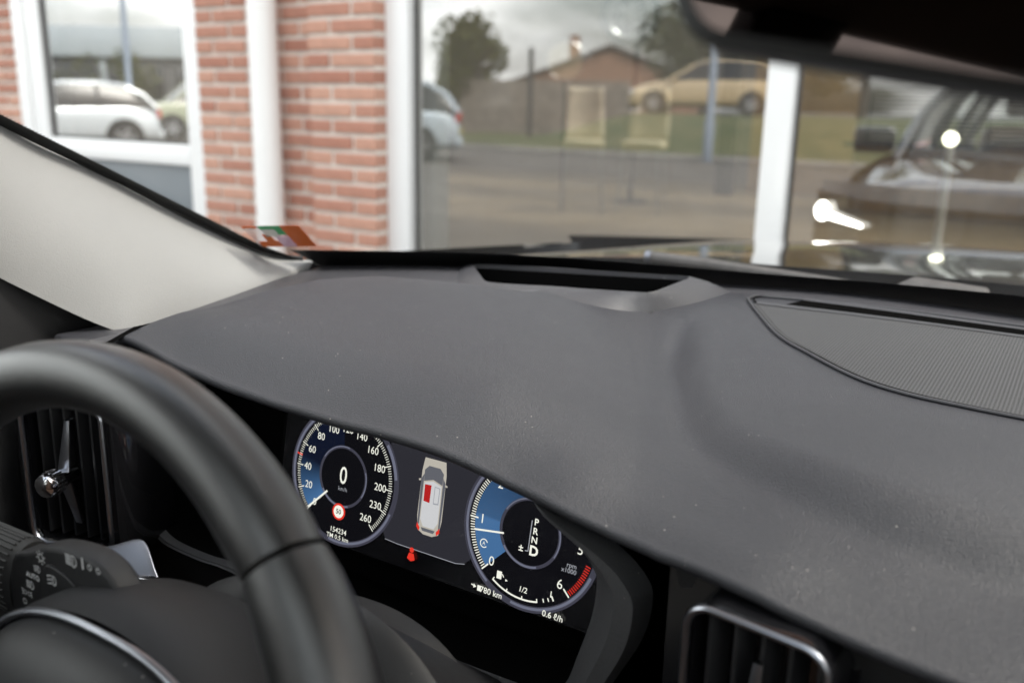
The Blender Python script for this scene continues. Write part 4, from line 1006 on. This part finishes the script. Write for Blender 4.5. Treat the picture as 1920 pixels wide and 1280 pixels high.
def band(name, m, cu, r0, r1, a0, a1, d, n=48, par=None):
    return MB().grid([[S(u, v, d) for u, v in arc_pts(cu, r0, a0, a1, n)], [S(u, v, d) for u, v in arc_pts(cu, r1, a0, a1, n)]]).build(name, m, par or scr, smooth=False)
def flat(name, m, pts, d, par=None): return MB().poly([S(u, v, d) for u, v in pts]).build(name, m, par or scr, smooth=False)
def bar(q, a, c, w, d):
    a, c = Vector((*a, 0)), Vector((*c, 0)); t = (c-a).normalized(); n = Vector((-t.y, t.x, 0))*w/2
    q.poly([S(p.x, p.y, d) for p in (a-n, c-n, c+n, a+n)])
def text(name, body, u, v, size, m, frame, par, bold=.0, align='CENTER', slant=0.0, xs_=1.0):
    cu = bpy.data.curves.new('txt', 'FONT'); cu.body = body; cu.size = size; cu.align_x = align; cu.align_y = 'CENTER'; cu.offset = bold; cu.resolution_u = 3; cu.shear = slant
    to = bpy.data.objects.new('txt', cu); COL.objects.link(to); dg = bpy.context.evaluated_depsgraph_get(); me = bpy.data.meshes.new_from_object(to.evaluated_get(dg))
    bpy.data.objects.remove(to)
    q = MB(); q.add([frame(u+p.co.x*xs_, v+p.co.y) for p in me.vertices], [tuple(p.vertices) for p in me.polygons]); bpy.data.meshes.remove(me)
    return q.build(name, m, par, smooth=False)
FS = lambda d: (lambda u, v: S(u, v, d))
SP = -171.0
# middle panel
flat('map_panel', 'led_panel', [(-128, 50), (-128, -30), (-124, -36.5), (-118, -38), (-58, -38), (-52, -37), (-47, -33), (-42, -26), (-42, 50)], .1)
q = MB(); bar(q, (-124, -37.2), (-112, -38), .5, .25); bar(q, (-112, -38), (-58, -38), .55, .25); bar(q, (-58, -38), (-50, -36.3), .5, .25); q.build('panel_edge', 'led_dim', scr, smooth=False)
def dial(cu):
    MB().poly([S(cu+54.5*math.cos(R(a)), 54.5*math.sin(R(a)), .2) for a in range(0, 360, 4)]).build('dial_face', 'led_dark', scr, smooth=False)
    band('dial_ring', 'led_ring_dim', cu, 50.5, 55, 0, 360, .3, 90); band('dial_ring', 'led_ring', cu, 51.3, 53.2, 120, 235, .4); band('dial_ring', 'led_ring', cu, 51.3, 53.2, -100, -20, .4); band('dial_ring', 'led_ring', cu, 51.0, 53.6, 10, 40, .4)
dial(SP); dial(0.0)
def blue(cu, a0, a1, f):
    q = MB(); n = 40; rad = [24, 34, 45.5]
    q.grid([[S(u, v, .5) for u, v in arc_pts(cu, r_, a0, a1, n)] for r_ in rad]); o = q.build('blue_sector', 'led_blue', scr, smooth=False)
    at = o.data.attributes.new('glow', 'FLOAT', 'POINT')
    for i in range(len(o.data.vertices)): at.data[i].value = f((i % (n+1))/n)
blue(SP, 225, 95, lambda t: max(0, 1-t*2.3)**1.1); blue(0.0, 225, 90, lambda t: .95 if t < .36 else max(0, .62-.55*(t-.36)))
def ticks(cu, marks, sub, r0, r1, m, name, w=.55, skip=None):
    q = MB()
    for a in sub: bar(q, (cu+r0*math.cos(R(a)), r0*math.sin(R(a))), (cu+r1*math.cos(R(a)), r1*math.sin(R(a))), w, .6)
    for a in marks: bar(q, (cu+(r0-2.6)*math.cos(R(a)), (r0-2.6)*math.sin(R(a))), (cu+(r1+.6)*math.cos(R(a)), (r1+.6)*math.sin(R(a))), w*1.5, .6)
    o = q.build(name, m, scr, smooth=False); o['kind'] = 'stuff'; return o
ticks(SP, np.arange(225, -46, -22.5), np.arange(225, -45.1, -2.25), 45.6, 48.6, 'led_white', 'tick_marks', .5)
ticks(0, [225, 180, 135, 90, 45, 0, -45], np.arange(225, -.1, -2.25), 45.6, 49.2, 'led_white', 'tick_marks', .7)
q = MB()
for a in np.arange(-42.5, -12, 2.25): bar(q, (45.8*math.cos(R(a)), 45.8*math.sin(R(a))), (49.6*math.cos(R(a)), 49.6*math.sin(R(a))), .62, .62)
o = q.build('red_zone', 'led_red', scr, smooth=False); o['kind'] = 'stuff'
q = MB(); bar(q, (SP+45.2*math.cos(R(170)), 45.2*math.sin(R(170))), (SP+51*math.cos(R(170)), 51*math.sin(R(170))), 1.3, .7); q.build('limit_mark', 'led_red', scr, smooth=False)
for i, s_ in enumerate(['0', '20', '40', '60', '80', '100', '120', '140', '160', '180', '200', '230', '260']):
    a = 225-22.5*i; r_ = 37.6
    text('numeral', s_, SP+r_*math.cos(R(a)), r_*math.sin(R(a)), 8.2, 'led_white', FS(.8), scr, 0, xs_=.95)
for s_, a in (('0', 225), ('1', 180), ('2', 135), ('3', 90), ('4', 45), ('5', -2), ('6', -46)):
    text('numeral', s_, 39.4*math.cos(R(a)), 39.4*math.sin(R(a)), 9.6, 'led_white', FS(.8), scr, 0)
# hubs of the dials
for cu in (SP, 0.0):
    MB().poly([S(cu+24.4*math.cos(R(a)), 24.4*math.sin(R(a)), .9) for a in range(0, 360, 5)]).build('dial_hub', 'led_dark', scr, smooth=False)
    band('hub_ring', 'led_ring_dim', cu, 22.3, 24.6, 0, 360, 1.0, 72); band('hub_ring', 'led_ring', cu, 22.8, 24.2, 215, 290, 1.05); band('hub_ring', 'led_ring', cu, 23.2, 24.2, -30, 20, 1.05); band('hub_ring', 'led_ring', cu, 23.4, 24.3, 80, 150, 1.05)
q = MB(); bar(q, (SP-33.0, -32.2), (SP-14.2, -14.4), 1.6, 1.2); q.build('needle', 'led_white', scr, smooth=False)
q = MB(); bar(q, (-45.0, -8.6), (-20.4, -5.2), 1.3, 1.2); q.build('needle', 'led_white', scr, smooth=False)
text('speed_readout', '0', SP+.6, .6, 19.5, 'led_white', FS(1.2), scr, .05, xs_=.82)
text('unit_text', 'km/h', SP+1.2, -9.6, 4.6, 'led_dim', FS(1.2), scr, 0)
MB().poly([S(SP-.3+6.6*math.cos(R(a)), -28+6.6*math.sin(R(a)), 1.2) for a in range(0, 360, 10)]).build('speed_limit_sign', 'led_red', scr, smooth=False)
MB().poly([S(SP-.3+5.0*math.cos(R(a)), -28+5.0*math.sin(R(a)), 1.35) for a in range(0, 360, 10)]).build('sign_face', 'led_white', scr, smooth=False)
text('sign_number', '50', SP-.3, -28, 5.4, 'void', FS(1.5), scr, .08)
text('odometer', '154234', SP+1, -43.2, 5.8, 'led_white', FS(1.2), scr, .02); text('trip_meter', 'TM 0.5 km', SP+1, -48.5, 5.2, 'led_white', FS(1.2), scr, .02)
text('range_text', '780 km', -25.0, -49.8, 6.2, 'led_white', FS(1.2), scr, .04)
q = MB(); bar(q, (-42, -48.2), (-39, -48.9), .8, 1.2); q.poly([S(-40, -47.2, 1.2), S(-37.5, -49.0, 1.2), S(-40, -50.4, 1.2)]); q.poly([S(-36.6, -51.4, 1.2), S(-33.6, -51.4, 1.2), S(-33.6, -47.4, 1.2), S(-36.6, -47.4, 1.2)]); q.build('range_icon', 'led_white', scr, smooth=False)
text('consumption_text', '0.6 \u2113/h', 25.3, -51.2, 6.0, 'led_white', FS(1.4), scr, .06)
text('unit_text', 'rpm', 34.6, -13.2, 4.6, 'led_dim', FS(1.2), scr, .03); text('unit_text', 'x1000', 33.0, -17.2, 4.6, 'led_dim', FS(1.2), scr, .03)
for s_, v_ in (('P', 8.7), ('R', 2.3), ('N', -3.9)): text('gear_letter', s_, 4.3, v_, 6.6, 'led_white', FS(1.4), scr, .1)
text('gear_letter', 'D', 4.8, -11.6, 9.6, 'led_white', FS(1.4), scr, .3); text('gear_letter', '\u00b1', -5.4, -11.6, 7.0, 'led_white', FS(1.4), scr, .1)
q = MB(); bar(q, (.8, 9.5), (.4, -12.6), .7, 1.4); bar(q, (.4, -12.4), (-2, -12.6), .7, 1.4); q.build('gear_line', 'led_dim', scr, smooth=False)
text('fuel_text', '1/2', 0, -40.2, 5.6, 'led_white', FS(1.2), scr, .05, slant=.1); text('fuel_text', '1', 22.0, -37.0, 6.2, 'led_white', FS(1.2), scr, .05)
band('fuel_bar', 'led_white', 0, 46.2, 47.4, -122, -75, 1.2); q = MB()
for a in (-122, -106, -90, -75, -68.5, -63.5): bar(q, (44.6*math.cos(R(a)), 44.6*math.sin(R(a))), (47.2*math.cos(R(a)), 47.2*math.sin(R(a))), .8, 1.25)
bar(q, (44*math.cos(R(-59)), 44*math.sin(R(-59))), (47.6*math.cos(R(-59)), 47.6*math.sin(R(-59))), 1.1, 1.25); q.build('fuel_ticks', 'led_white', scr, smooth=False)
q = MB(); q.poly([S(-22, -38, 1.2), S(-18, -38, 1.2), S(-18, -32.5, 1.2), S(-22, -32.5, 1.2)]); bar(q, (-17.6, -34), (-16.2, -36), .7, 1.2); q.poly([S(-14.6, -36.6, 1.2), S(-12.6, -37.6, 1.2), S(-14.6, -38.4, 1.2)]); q.build('fuel_icon', 'led_white', scr, smooth=False)
band('stop_start_icon', 'led_white', -35.6, 2.6, 3.3, 20, 320, 1.2, 24).location += Vector(SV)*-.0166
text('stop_start_letter', 'A', -35.6, -16.6, 3.6, 'led_white', FS(1.2), scr)
q = MB(); q.poly([S(-97.2+2.0*math.cos(R(a)), -38.6+2.0*math.sin(R(a)), 1.2) for a in range(0, 360, 20)]); q.poly([S(-99.4, -41.0, 1.2), S(-95.0, -41.0, 1.2), S(-93.6, -45.6, 1.2), S(-97.2, -47.2, 1.2), S(-100.8, -45.6, 1.2)]); q.build('seat_belt_icon', 'led_red', scr, smooth=False)
# little car drawn on the display, seen from above
CU, CV = -85.2, 2.5
emit_mat('led_cream', (.75, .70, .60), .24); emit_mat('led_grey', (.28, .29, .33), .16); emit_mat('led_carwhite', (.85, .86, .87), .26); emit_mat('led_seatred', (.55, .02, .02), .30)
def ucar(name, m, pts, d): flat(name, m, [(CU+a, CV+b_) for a, b_ in pts], d)
ucar('car_outline', 'led_cream', [(-9.5, 30), (9.5, 30), (11, 20), (11.2, -14), (9.5, -24.5), (4, -27), (-4, -27), (-9.5, -24.5), (-11.2, -14), (-11, 20)], .5)
ucar('car_side', 'led_grey', [(-11.0, 14), (-8.6, 18), (-8.8, -20), (-10.2, -21)], .6); ucar('car_side', 'led_grey', [(11.0, 14), (8.6, 18), (8.8, -20), (10.2, -21)], .6)
ucar('car_windscreen', 'led_grey', [(-8.4, 12.5), (-8.6, 21), (-5, 24.5), (5, 24.5), (8.6, 21), (8.4, 12.5), (0, 15)], .7)
ucar('car_cabin', 'led_carwhite', [(-7.8, 11.5), (0, 13.8), (7.8, 11.5), (8.0, -16), (5, -21), (-5, -21), (-8.0, -16)], .7)
ucar('car_seat', 'led_seatred', [(-7, 10.4), (-1.0, 10.8), (-1.2, -2.6), (-6.8, -2.2)], .9); ucar('car_seat', 'led_dim', [(2.0, 10.6), (7, 10.2), (6.8, -2.4), (2.0, -2.8)], .9)
ucar('car_seat', 'led_carwhite', [(2.6, 10.0), (6.4, 9.6), (6.2, -1.4), (2.6, -1.8)], 1.0)
ucar('car_rear_window', 'led_grey', [(-6.5, -22), (6.5, -22), (5, -24.4), (-5, -24.4)], .9)
for s_ in (-1, 1):
    ucar('car_tail_light', 'led_red', [(s_*10.3, -19), (s_*10.6, -22.5), (s_*8, -25.2), (s_*7.4, -22.5)], 1.0); ucar('car_door_mirror', 'led_cream', [(s_*11, 14), (s_*13.2, 13.2), (s_*12.8, 12), (s_*11, 12.4)], .9)

glass_mat('cluster_glass', (.95, .95, .96), .03, haze=.003)
MB().poly([S(p[0]-85.5, p[1], 3.0) for p in rrect(152, 55, 12)]).build('cover_glass', 'cluster_glass', clu, smooth=False)
# hood cavity round the display and the bezel that frames it
inner = [(-.40, -.210), (-.31, -.212), (-.276, -.229), (-.2486, -.2450), (-.231, -.2565), (-.2215, -.268), (-.2185, -.279), (-.221, -.302), (-.229, -.330), (-.237, -.354), (-.249, -.364), (-.275, -.368), (-.40, -.369), (-.527, -.362), (-.572, -.364), (-.614, -.362), (-.634, -.350), (-.645, -.33), (-.648, -.295), (-.643, -.262), (-.634, -.232), (-.610, -.214), (-.52, -.209)]
il = [Vector((p.x, 0, p.y)) for p in spline([(a, c, 0) for a, c in inner], 120, True)]
cx_, cz_ = -.43, -.295
def tuck(p): return .020*float(smooth(-.245, -.222, p.z))*(1-float(smooth(-.275, -.245, p.x)))
def ring(sc_, y, grow=0.0):
    r_ = []
    for p in il:
        d = Vector((p.x-cx_, 0, p.z-cz_)); l = d.length; d = d*(1+grow/l); yy = (y(p.x) if callable(y) else y)+(tuck(p) if y < .47 else 0)
        r_.append(Q(cx_+d.x, yy, min(cz_+d.z, float(zF(np.array([cx_+d.x]))[0])-.0095)))
    return r_
fr = [ring(1, .515, .012), ring(1, .475, .004), ring(1, .452, 0)]
MB().grid(fr, cv=True).build('cavity', 'void', clu)
yo = lambda x: .444-.014*float(smooth(-.30, -.17, x))
g_out = []
for p in il:
    right = float(smooth(-.27, -.20, p.x)); dirx = Vector((p.x-cx_, 0, p.z-cz_)); l = dirx.length
    g_out.append((.007+.030*right)/l)
def ring2(y, f):
    r_ = []
    for p, g in zip(il, g_out):
        tp = float(smooth(-.250, -.225, p.z))*(1-float(smooth(-.290, -.235, p.x))); ff = f*(1-tp)
        z_ = cz_+(p.z-cz_)*(1+g*ff*(.55 if p.x > -.3 else 1)); x_ = cx_+(p.x-cx_)*(1+g*ff)
        z_ = min(z_, float(zF(np.array([x_]))[0])-.0105)
        r_.append(Q(x_, y(p.x)+tuck(p), z_))
    return r_
MB().grid([ring(1, .452, 0), ring2(lambda x: .4475, .10), ring2(lambda x: .445, .25), ring2(lambda x: yo(x)+.001, .6), ring2(yo, 1.0), ring2(lambda x: yo(x)+.02, 1.12)], cv=True).build('bezel', 'surround', clu)
MB().poly([Q(a, .516, c) for a, c in [(p.x+(p.x-cx_)*.03, p.z-.012) for p in il]]).build('cavity_back', 'void', clu)

# ------------------------------------------------------------------ steering column shroud
col_t = thing('steering_column', Q(-.37, .34, -.45), 'black steering column shroud arching behind the wheel', 'steering column')
def arch(cx, hw, zt_, zb, y, n=40, e=2.4):
    r_ = []
    for k in range(n+1):
        a = math.pi*k/n; cc, ss = math.cos(a), math.sin(a)
        x_ = cx-hw*math.copysign(abs(cc)**(2/e), cc); r_.append(Q(x_, y, zb+(zt_-zb)*abs(ss)**(2/e)+.13*(x_-cx)))
    return r_
MB().grid([arch(-.355, .116, -.282, -.40, .322), arch(-.355, .124, -.270, -.40, .330), arch(-.355, .127, -.267, -.40, .338), arch(-.355, .132, -.290, -.43, .36), arch(-.355, .14, -.345, -.45, .42), arch(-.355, .14, -.39, -.46, .47)]).build('shroud', 'cover', col_t)
MB().grid([arch(-.372, .085, -.285, -.42, .25), arch(-.372, .10, -.280, -.42, .29), arch(-.372, .115, -.31, -.42, .40)]).build('lower_shell', 'black_plastic', col_t)

# ------------------------------------------------------------------ steering wheel
wc = Vector((-.378, .198, -.307)); wt = R(15); WU = Vector((1, 0, 0)); WV = Vector((0, math.sin(wt), math.cos(wt))); WN = Vector((0, -math.cos(wt), math.sin(wt)))
def SW(u, v, n): return Q(*(wc+WU*u+WV*v+WN*n))
whl = thing('steering_wheel', SW(0, -.2, 0), 'black leather steering wheel with silver hub trim in the lower left', 'steering wheel')
RW = .1853
def rim_sec(th, kr, ka, n=24):
    r_ = []
    for k in range(n):
        p = 2*math.pi*k/n; cr_, sa = math.cos(p), math.sin(p); e = .88
        rad = RW+kr*math.copysign(abs(cr_)**e, cr_); ax_ = ka*math.copysign(abs(sa)**e, sa)
        r_.append(SW(rad*math.cos(th), rad*math.sin(th), ax_))
    return r_
def grip(a0, a1, name, thick, m='rim_leather'):
    n = max(8, int(abs(a1-a0)/3)); rows = []
    for k in range(n+1):
        t = k/n; a = R(lerp(a0, a1, t)); e = min(t, 1-t)*n; s_ = 1.0 if e > 1 else (.93 if e < .5 else .985)
        th_ = thick(math.degrees(a)); rows.append(rim_sec(a, .0165*th_*s_, .0180*th_*s_))
    q = MB().grid(rows, cv=True); b0 = len(rows[0]); q.f.append(tuple(range(b0))[::-1]); q.f.append(tuple(len(q.v)-b0+k for k in range(b0)))
    return q.build(name, m, whl)
tk = lambda d: 1.0+.16*math.exp(-((abs((d+180) % 360-180)-20)/22)**2)+.16*math.exp(-((abs((d % 360)-180)-20)/22)**2)
grip(46.6, 133.4, 'upper_grip', tk); grip(-35, 45.8, 'side_grip', lambda d: tk(d)*1.03); grip(134.2, 215, 'side_grip', lambda d: tk(d)*1.03); grip(215.6, 324.4, 'lower_grip', tk)
def supell(a, b_, e, n=64): return [(a*math.copysign(abs(math.cos(2*math.pi*k/n))**(2/e), math.cos(2*math.pi*k/n)), b_*math.copysign(abs(math.sin(2*math.pi*k/n))**(2/e), math.sin(2*math.pi*k/n))) for k in range(n)]
sh = supell(1, 1, 2.5)
sh2 = supell(1, 1, 2.05)
MB().grid([[SW(x*a, y*c, w_) for x, y in sh2] for a, c, w_ in ((.080, .064, -.100), (.094, .072, -.080), (.100, .0745, -.060), (.104, .074, -.042), (.104, .070, -.028), (.102, .0645, -.0195))], cv=True).build('hub', 'cover', whl)
MB().grid([[SW(x*a, y*c, w_) for x, y in sh] for a, c, w_ in ((.0945, .0590, -.024), (.093, .0575, -.018), (.087, .053, -.010), (.074, .045, -.003), (.05, .032, .002), (.02, .012, .004))]+[[SW(0, 0, .0042)]*len(sh)], cv=True).build('airbag_cover', 'cover', whl)
MB().tube([SW(x*.0965, y*.0608, -.0185) for x, y in sh], .0021, 10, closed=True).build('silver_trim', 'satin_silver', whl)
for s_ in (-1, 1):
    MB().grid([[SW(s_*x, v_-.02, -.022-.012*abs(t_)+.15*(x-.10)) for t_, v_ in ((-1, -.03-.004), (0, 0), (1, .030))] for x in (.10, .13, .155, .178)]).build('spoke', 'gloss_black', whl, solid=.018)
MB().grid([[SW(u_, -x, -.015) for u_ in (-.022, 0, .022)] for x in (.09, .13, .178)]).build('spoke', 'satin_silver', whl, solid=.012)

# ------------------------------------------------------------------ indicator stalk
stk = thing('indicator_stalk', Q(-.45, .265, -.31), 'black light switch stalk with white symbols behind the wheel', 'control stalk')
def outline_solid(name, pts, y0, y1, m, bev, seg=3): return MB().prism([Q(a, y0, c) for a, c in pts], (0, y1-y0, 0)).build(name, m, stk, bevel=bev, seg=seg)
arm = [(-.4985, -.2615), (-.478, -.2500), (-.458, -.2415), (-.434, -.2375), (-.416, -.2380), (-.402, -.2450), (-.388, -.262), (-.372, -.29), (-.375, -.305), (-.42, -.306), (-.4985, -.306)]
sa_ = spline([(a, c, 0) for a, c in arm], 44, True)
outline_solid('arm', [(p.x, p.y) for p in sa_], .2550, .271, 'black_plastic', .003)
btn = spline([(-.4635, -.2555, 0), (-.445, -.2520, 0), (-.428, -.2600, 0), (-.418, -.2720, 0), (-.417, -.287, 0), (-.425, -.296, 0), (-.4635, -.296, 0)], 30, True)
outline_solid('fog_button', [(p.x, p.y) for p in btn], .2535, .262, 'black_plastic', .0012)
q = MB()
for k in range(25):
    pass
rows = []
for x, rr in ((-.5005, .020), (-.5010, .0262), (-.512, .0268), (-.535, .0262), (-.56, .0255), (-.572, .0240), (-.574, .018)):
    rows.append([Q(x, .270-rr*.62*math.cos(a), -.2830+rr*math.sin(a)) for a in np.linspace(0, 2*math.pi, 40, False)])
ringo = MB().grid(rows, cv=True).build('twist_ring', 'rubber', stk)
for k in range(36):
    a = 2*math.pi*k/36; rr = .0268
    b = MB(); b.tube([Q(-.508, .270-rr*.62*math.cos(a), -.283+rr*math.sin(a)), Q(-.555, .270-rr*.62*math.cos(a), -.283+.0258*math.sin(a))], .0008, 5); b.build('rib', 'rubber', ringo)
FK = lambda u, v: Q(u, .25485, v)
FB = lambda u, v: Q(u, .2533, v)
def kbar(q, a, c, w, F=FK):
    a, c = Vector((*a, 0)), Vector((*c, 0)); t = (c-a).normalized(); n = Vector((-t.y, t.x, 0))*w/2; q.poly([F(p.x, p.y) for p in (a-n, c-n, c+n, a+n)])
def karc(q, c, r_, a0, a1, w, F=FK, n=14):
    pts = [(c[0]+r_*math.cos(R(lerp(a0, a1, k/n))), c[1]+r_*math.sin(R(lerp(a0, a1, k/n)))) for k in range(n+1)]
    for a, b_ in zip(pts[:-1], pts[1:]): kbar(q, a, b_, w, F)
def lampicon(c, s, name, rays=4, tilt=0.0, F=FK):
    q = MB(); karc(q, c, s, -90, 90, s*.22, F); kbar(q, (c[0], c[1]-s), (c[0], c[1]+s), s*.22, F)
    for k in range(rays): y_ = c[1]+s*(.8-1.6*k/(rays-1)); kbar(q, (c[0]-s*1.9, y_-tilt*s), (c[0]-s*.35, y_+tilt*s*.4), s*.2, F)
    return q.build(name, 'print_white', stk, smooth=False)
q = MB(); karc(q, (-.4656, -.2494), .0022, 0, 360, .0007)
for k in range(8): a = k*math.pi/4+.2; kbar(q, (-.4656+.0031*math.cos(a), -.2494+.0031*math.sin(a)), (-.4656+.0044*math.cos(a), -.2494+.0044*math.sin(a)), .0007)
q.build('sun_symbol', 'print_white', stk, smooth=False)
lampicon((-.4350, -.2425), .0033, 'main_beam_symbol', 5)
q = MB(); kbar(q, (-.4258, -.2445), (-.4258, -.2378), .0013); q.build('divider_symbol', 'print_white', stk, smooth=False)
q = MB()
for s_ in (-1, 1):
    c = (-.4160+s_*.0021, -.2415); pts = [(0, .0009), (s_*.0012, .0009), (s_*.0012, .0020), (s_*.0036, 0), (s_*.0012, -.0020), (s_*.0012, -.0009), (0, -.0009)]
    for a, b_ in zip(pts, pts[1:]+pts[:1]): kbar(q, (c[0]+a[0], c[1]+a[1]), (c[0]+b_[0], c[1]+b_[1]), .00045)
q.build('indicator_symbol', 'print_white', stk, smooth=False)
lampicon((-.4700, -.2580), .0020, 'auto_beam_symbol', 4, .1); text('auto_text', 'AUTO', -.4760, -.2643, .0046, 'print_white', FK, stk, .0001)
lampicon((-.4788, -.2706), .0025, 'dipped_beam_symbol', 5)
q = MB(); karc(q, (-.4862, -.2772), .0014, -90, 90, .0005); karc(q, (-.4818, -.2772), .0014, 90, 270, .0005)
for k in (-1, 0, 1):
    kbar(q, (-.4892, -.2772+k*.0018), (-.4868, -.2772+k*.0008), .0005); kbar(q, (-.4812, -.2772+k*.0008), (-.4790, -.2772+k*.0018), .0005)
q.build('side_light_symbol', 'print_white', stk, smooth=False)
q = MB(); karc(q, (-.4875, -.2835), .0016, 0, 360, .0005); q.build('off_symbol', 'print_white', stk, smooth=False)
lampicon((-.4532, -.2590), .0029, 'fog_symbol', 3, .3, FB)

# ------------------------------------------------------------------ rear-view mirror
mir = thing('rear_view_mirror', Q(0, .235, -.005), 'black rear-view mirror hanging out of focus at the top right', 'mirror')
MM = Matrix.Rotation(R(-14), 3, 'Z') @ Matrix.Rotation(R(9), 3, 'Y') @ Matrix.Rotation(R(-3), 3, 'X'); mo = Q(-.004, .234, .0290)
MP = lambda u, d, v: mo + MM @ Vector((u*.83, d*.83, v*.83))
rr = lambda w, h, r_, d: [MP(a, d, b_) for a, b_ in rrect(w, h, r_)]
MB().grid([rr(.118, .028, .02, -.012), rr(.123, .033, .022, -.011), rr(.125, .035, .024, -.002), rr(.122, .032, .024, .016), rr(.09, .02, .018, .030)], cv=True).build('housing', 'satin_black', mir)
MB().poly(rr(.1185, .0285, .02, -.0117)).build('mirror_glass', m_mirror, mir, smooth=False)
MB().poly(rr(.09, .02, .018, .030)).build('back_cover', 'satin_black', mir, smooth=False)
MB().tube([MP(0, .02, 0), Q(0, .33, .085), Q(0, .40, .125)], [.012, .012, .02], 12).build('stem', 'satin_black', mir)
b = MB(); b.box(Q(0, .42, .142), (.055, .07, .02), Matrix.Rotation(R(-27), 3, 'X')); b.build('sensor_box', 'satin_black', mir, bevel=.012)

# ------------------------------------------------------------------ wiper, screen sticker, scuttle cap
wip = thing('windscreen_wiper', Q(-.3, 1.10, -.21), 'grey windscreen wiper resting along the base of the glass', 'wiper')
MB().tube([Q(-.487, 1.120, -.1920), Q(-.40, 1.118, -.1935), Q(-.25, 1.118, -.1985), (Q(-.05, 1.12, -.212))], [.0075, .0075, .0065, .006], 10).build('blade', 'wiper_plastic', wip)
MB().tube([Q(-.492, 1.120, -.1920), Q(-.484, 1.120, -.1922)], [.0082, .0085], 12).build('end_cap', 'brushed', wip)
MB().tube([Q(-.15, 1.125, -.212), Q(-.05, 1.128, -.212), Q(.1, 1.13, -.212)], [.006, .008, .012], 8).build('arm', 'satin_black', wip)
cp_ = MB(); cp_.add([Q(-.195, 1.125, -.203), Q(-.08, 1.125, -.206), Q(-.085, 1.135, -.190), Q(-.165, 1.135, -.186), Q(-.195, 1.16, -.21), Q(-.08, 1.16, -.21), Q(-.085, 1.155, -.19), Q(-.165, 1.155, -.186)], [(0, 1, 2, 3), (4, 7, 6, 5), (0, 4, 5, 1), (3, 2, 6, 7), (0, 3, 7, 4), (1, 5, 6, 2)])
cp_.build('scuttle_cap', 'wiper_plastic', car, bevel=.004)
stq = thing('screen_sticker', onglass(-.727, -.153), 'orange and green parking sticker in the lower left corner of the windscreen', 'sticker')
mat('sticker_orange', (.80, .16, .015), .5); mat('sticker_green', (.06, .42, .16), .5); mat('sticker_pale', (.75, .55, .55), .6, alpha=.55); mat('sticker_grey', (.5, .55, .5), .6, alpha=.8); mat('sticker_lilac', (.62, .45, .62), .6, alpha=.75)
STC = [(-.744, -.125), (-.693, -.123), (-.710, -.151), (-.761, -.153)]
def stp(u, v, d=.0035):
    a = [lerp(STC[0][k], STC[1][k], u) for k in (0, 1)]; c = [lerp(STC[3][k], STC[2][k], u) for k in (0, 1)]; return onglass(lerp(a[0], c[0], v), lerp(a[1], c[1], v), d)
def stpatch(name, m, u0, u1, v0, v1, d): MB().grid([[stp(u, v, d) for u in np.linspace(u0, u1, 5)] for v in np.linspace(v0, v1, 5)]).build(name, m, stq)
stpatch('film', 'sticker_pale', .0, 1, .0, 1, .0035)
stpatch('orange_print', 'sticker_orange', .66, 1.0, 0, 1, .0040); stpatch('orange_print', 'sticker_orange', 0, .25, 0, .10, .0040); stpatch('orange_print', 'sticker_orange', .05, .42, .72, 1, .0040); stpatch('orange_print', 'sticker_orange', .22, .36, .4, .72, .0040)
stpatch('green_print', 'sticker_green', .28, .66, .0, .16, .0040); stpatch('green_print', 'sticker_green', .52, .68, .16, .42, .0040); stpatch('grey_print', 'sticker_grey', .28, .52, .16, .5, .0040); stpatch('lilac_print', 'sticker_lilac', .42, .66, .5, 1, .0040)
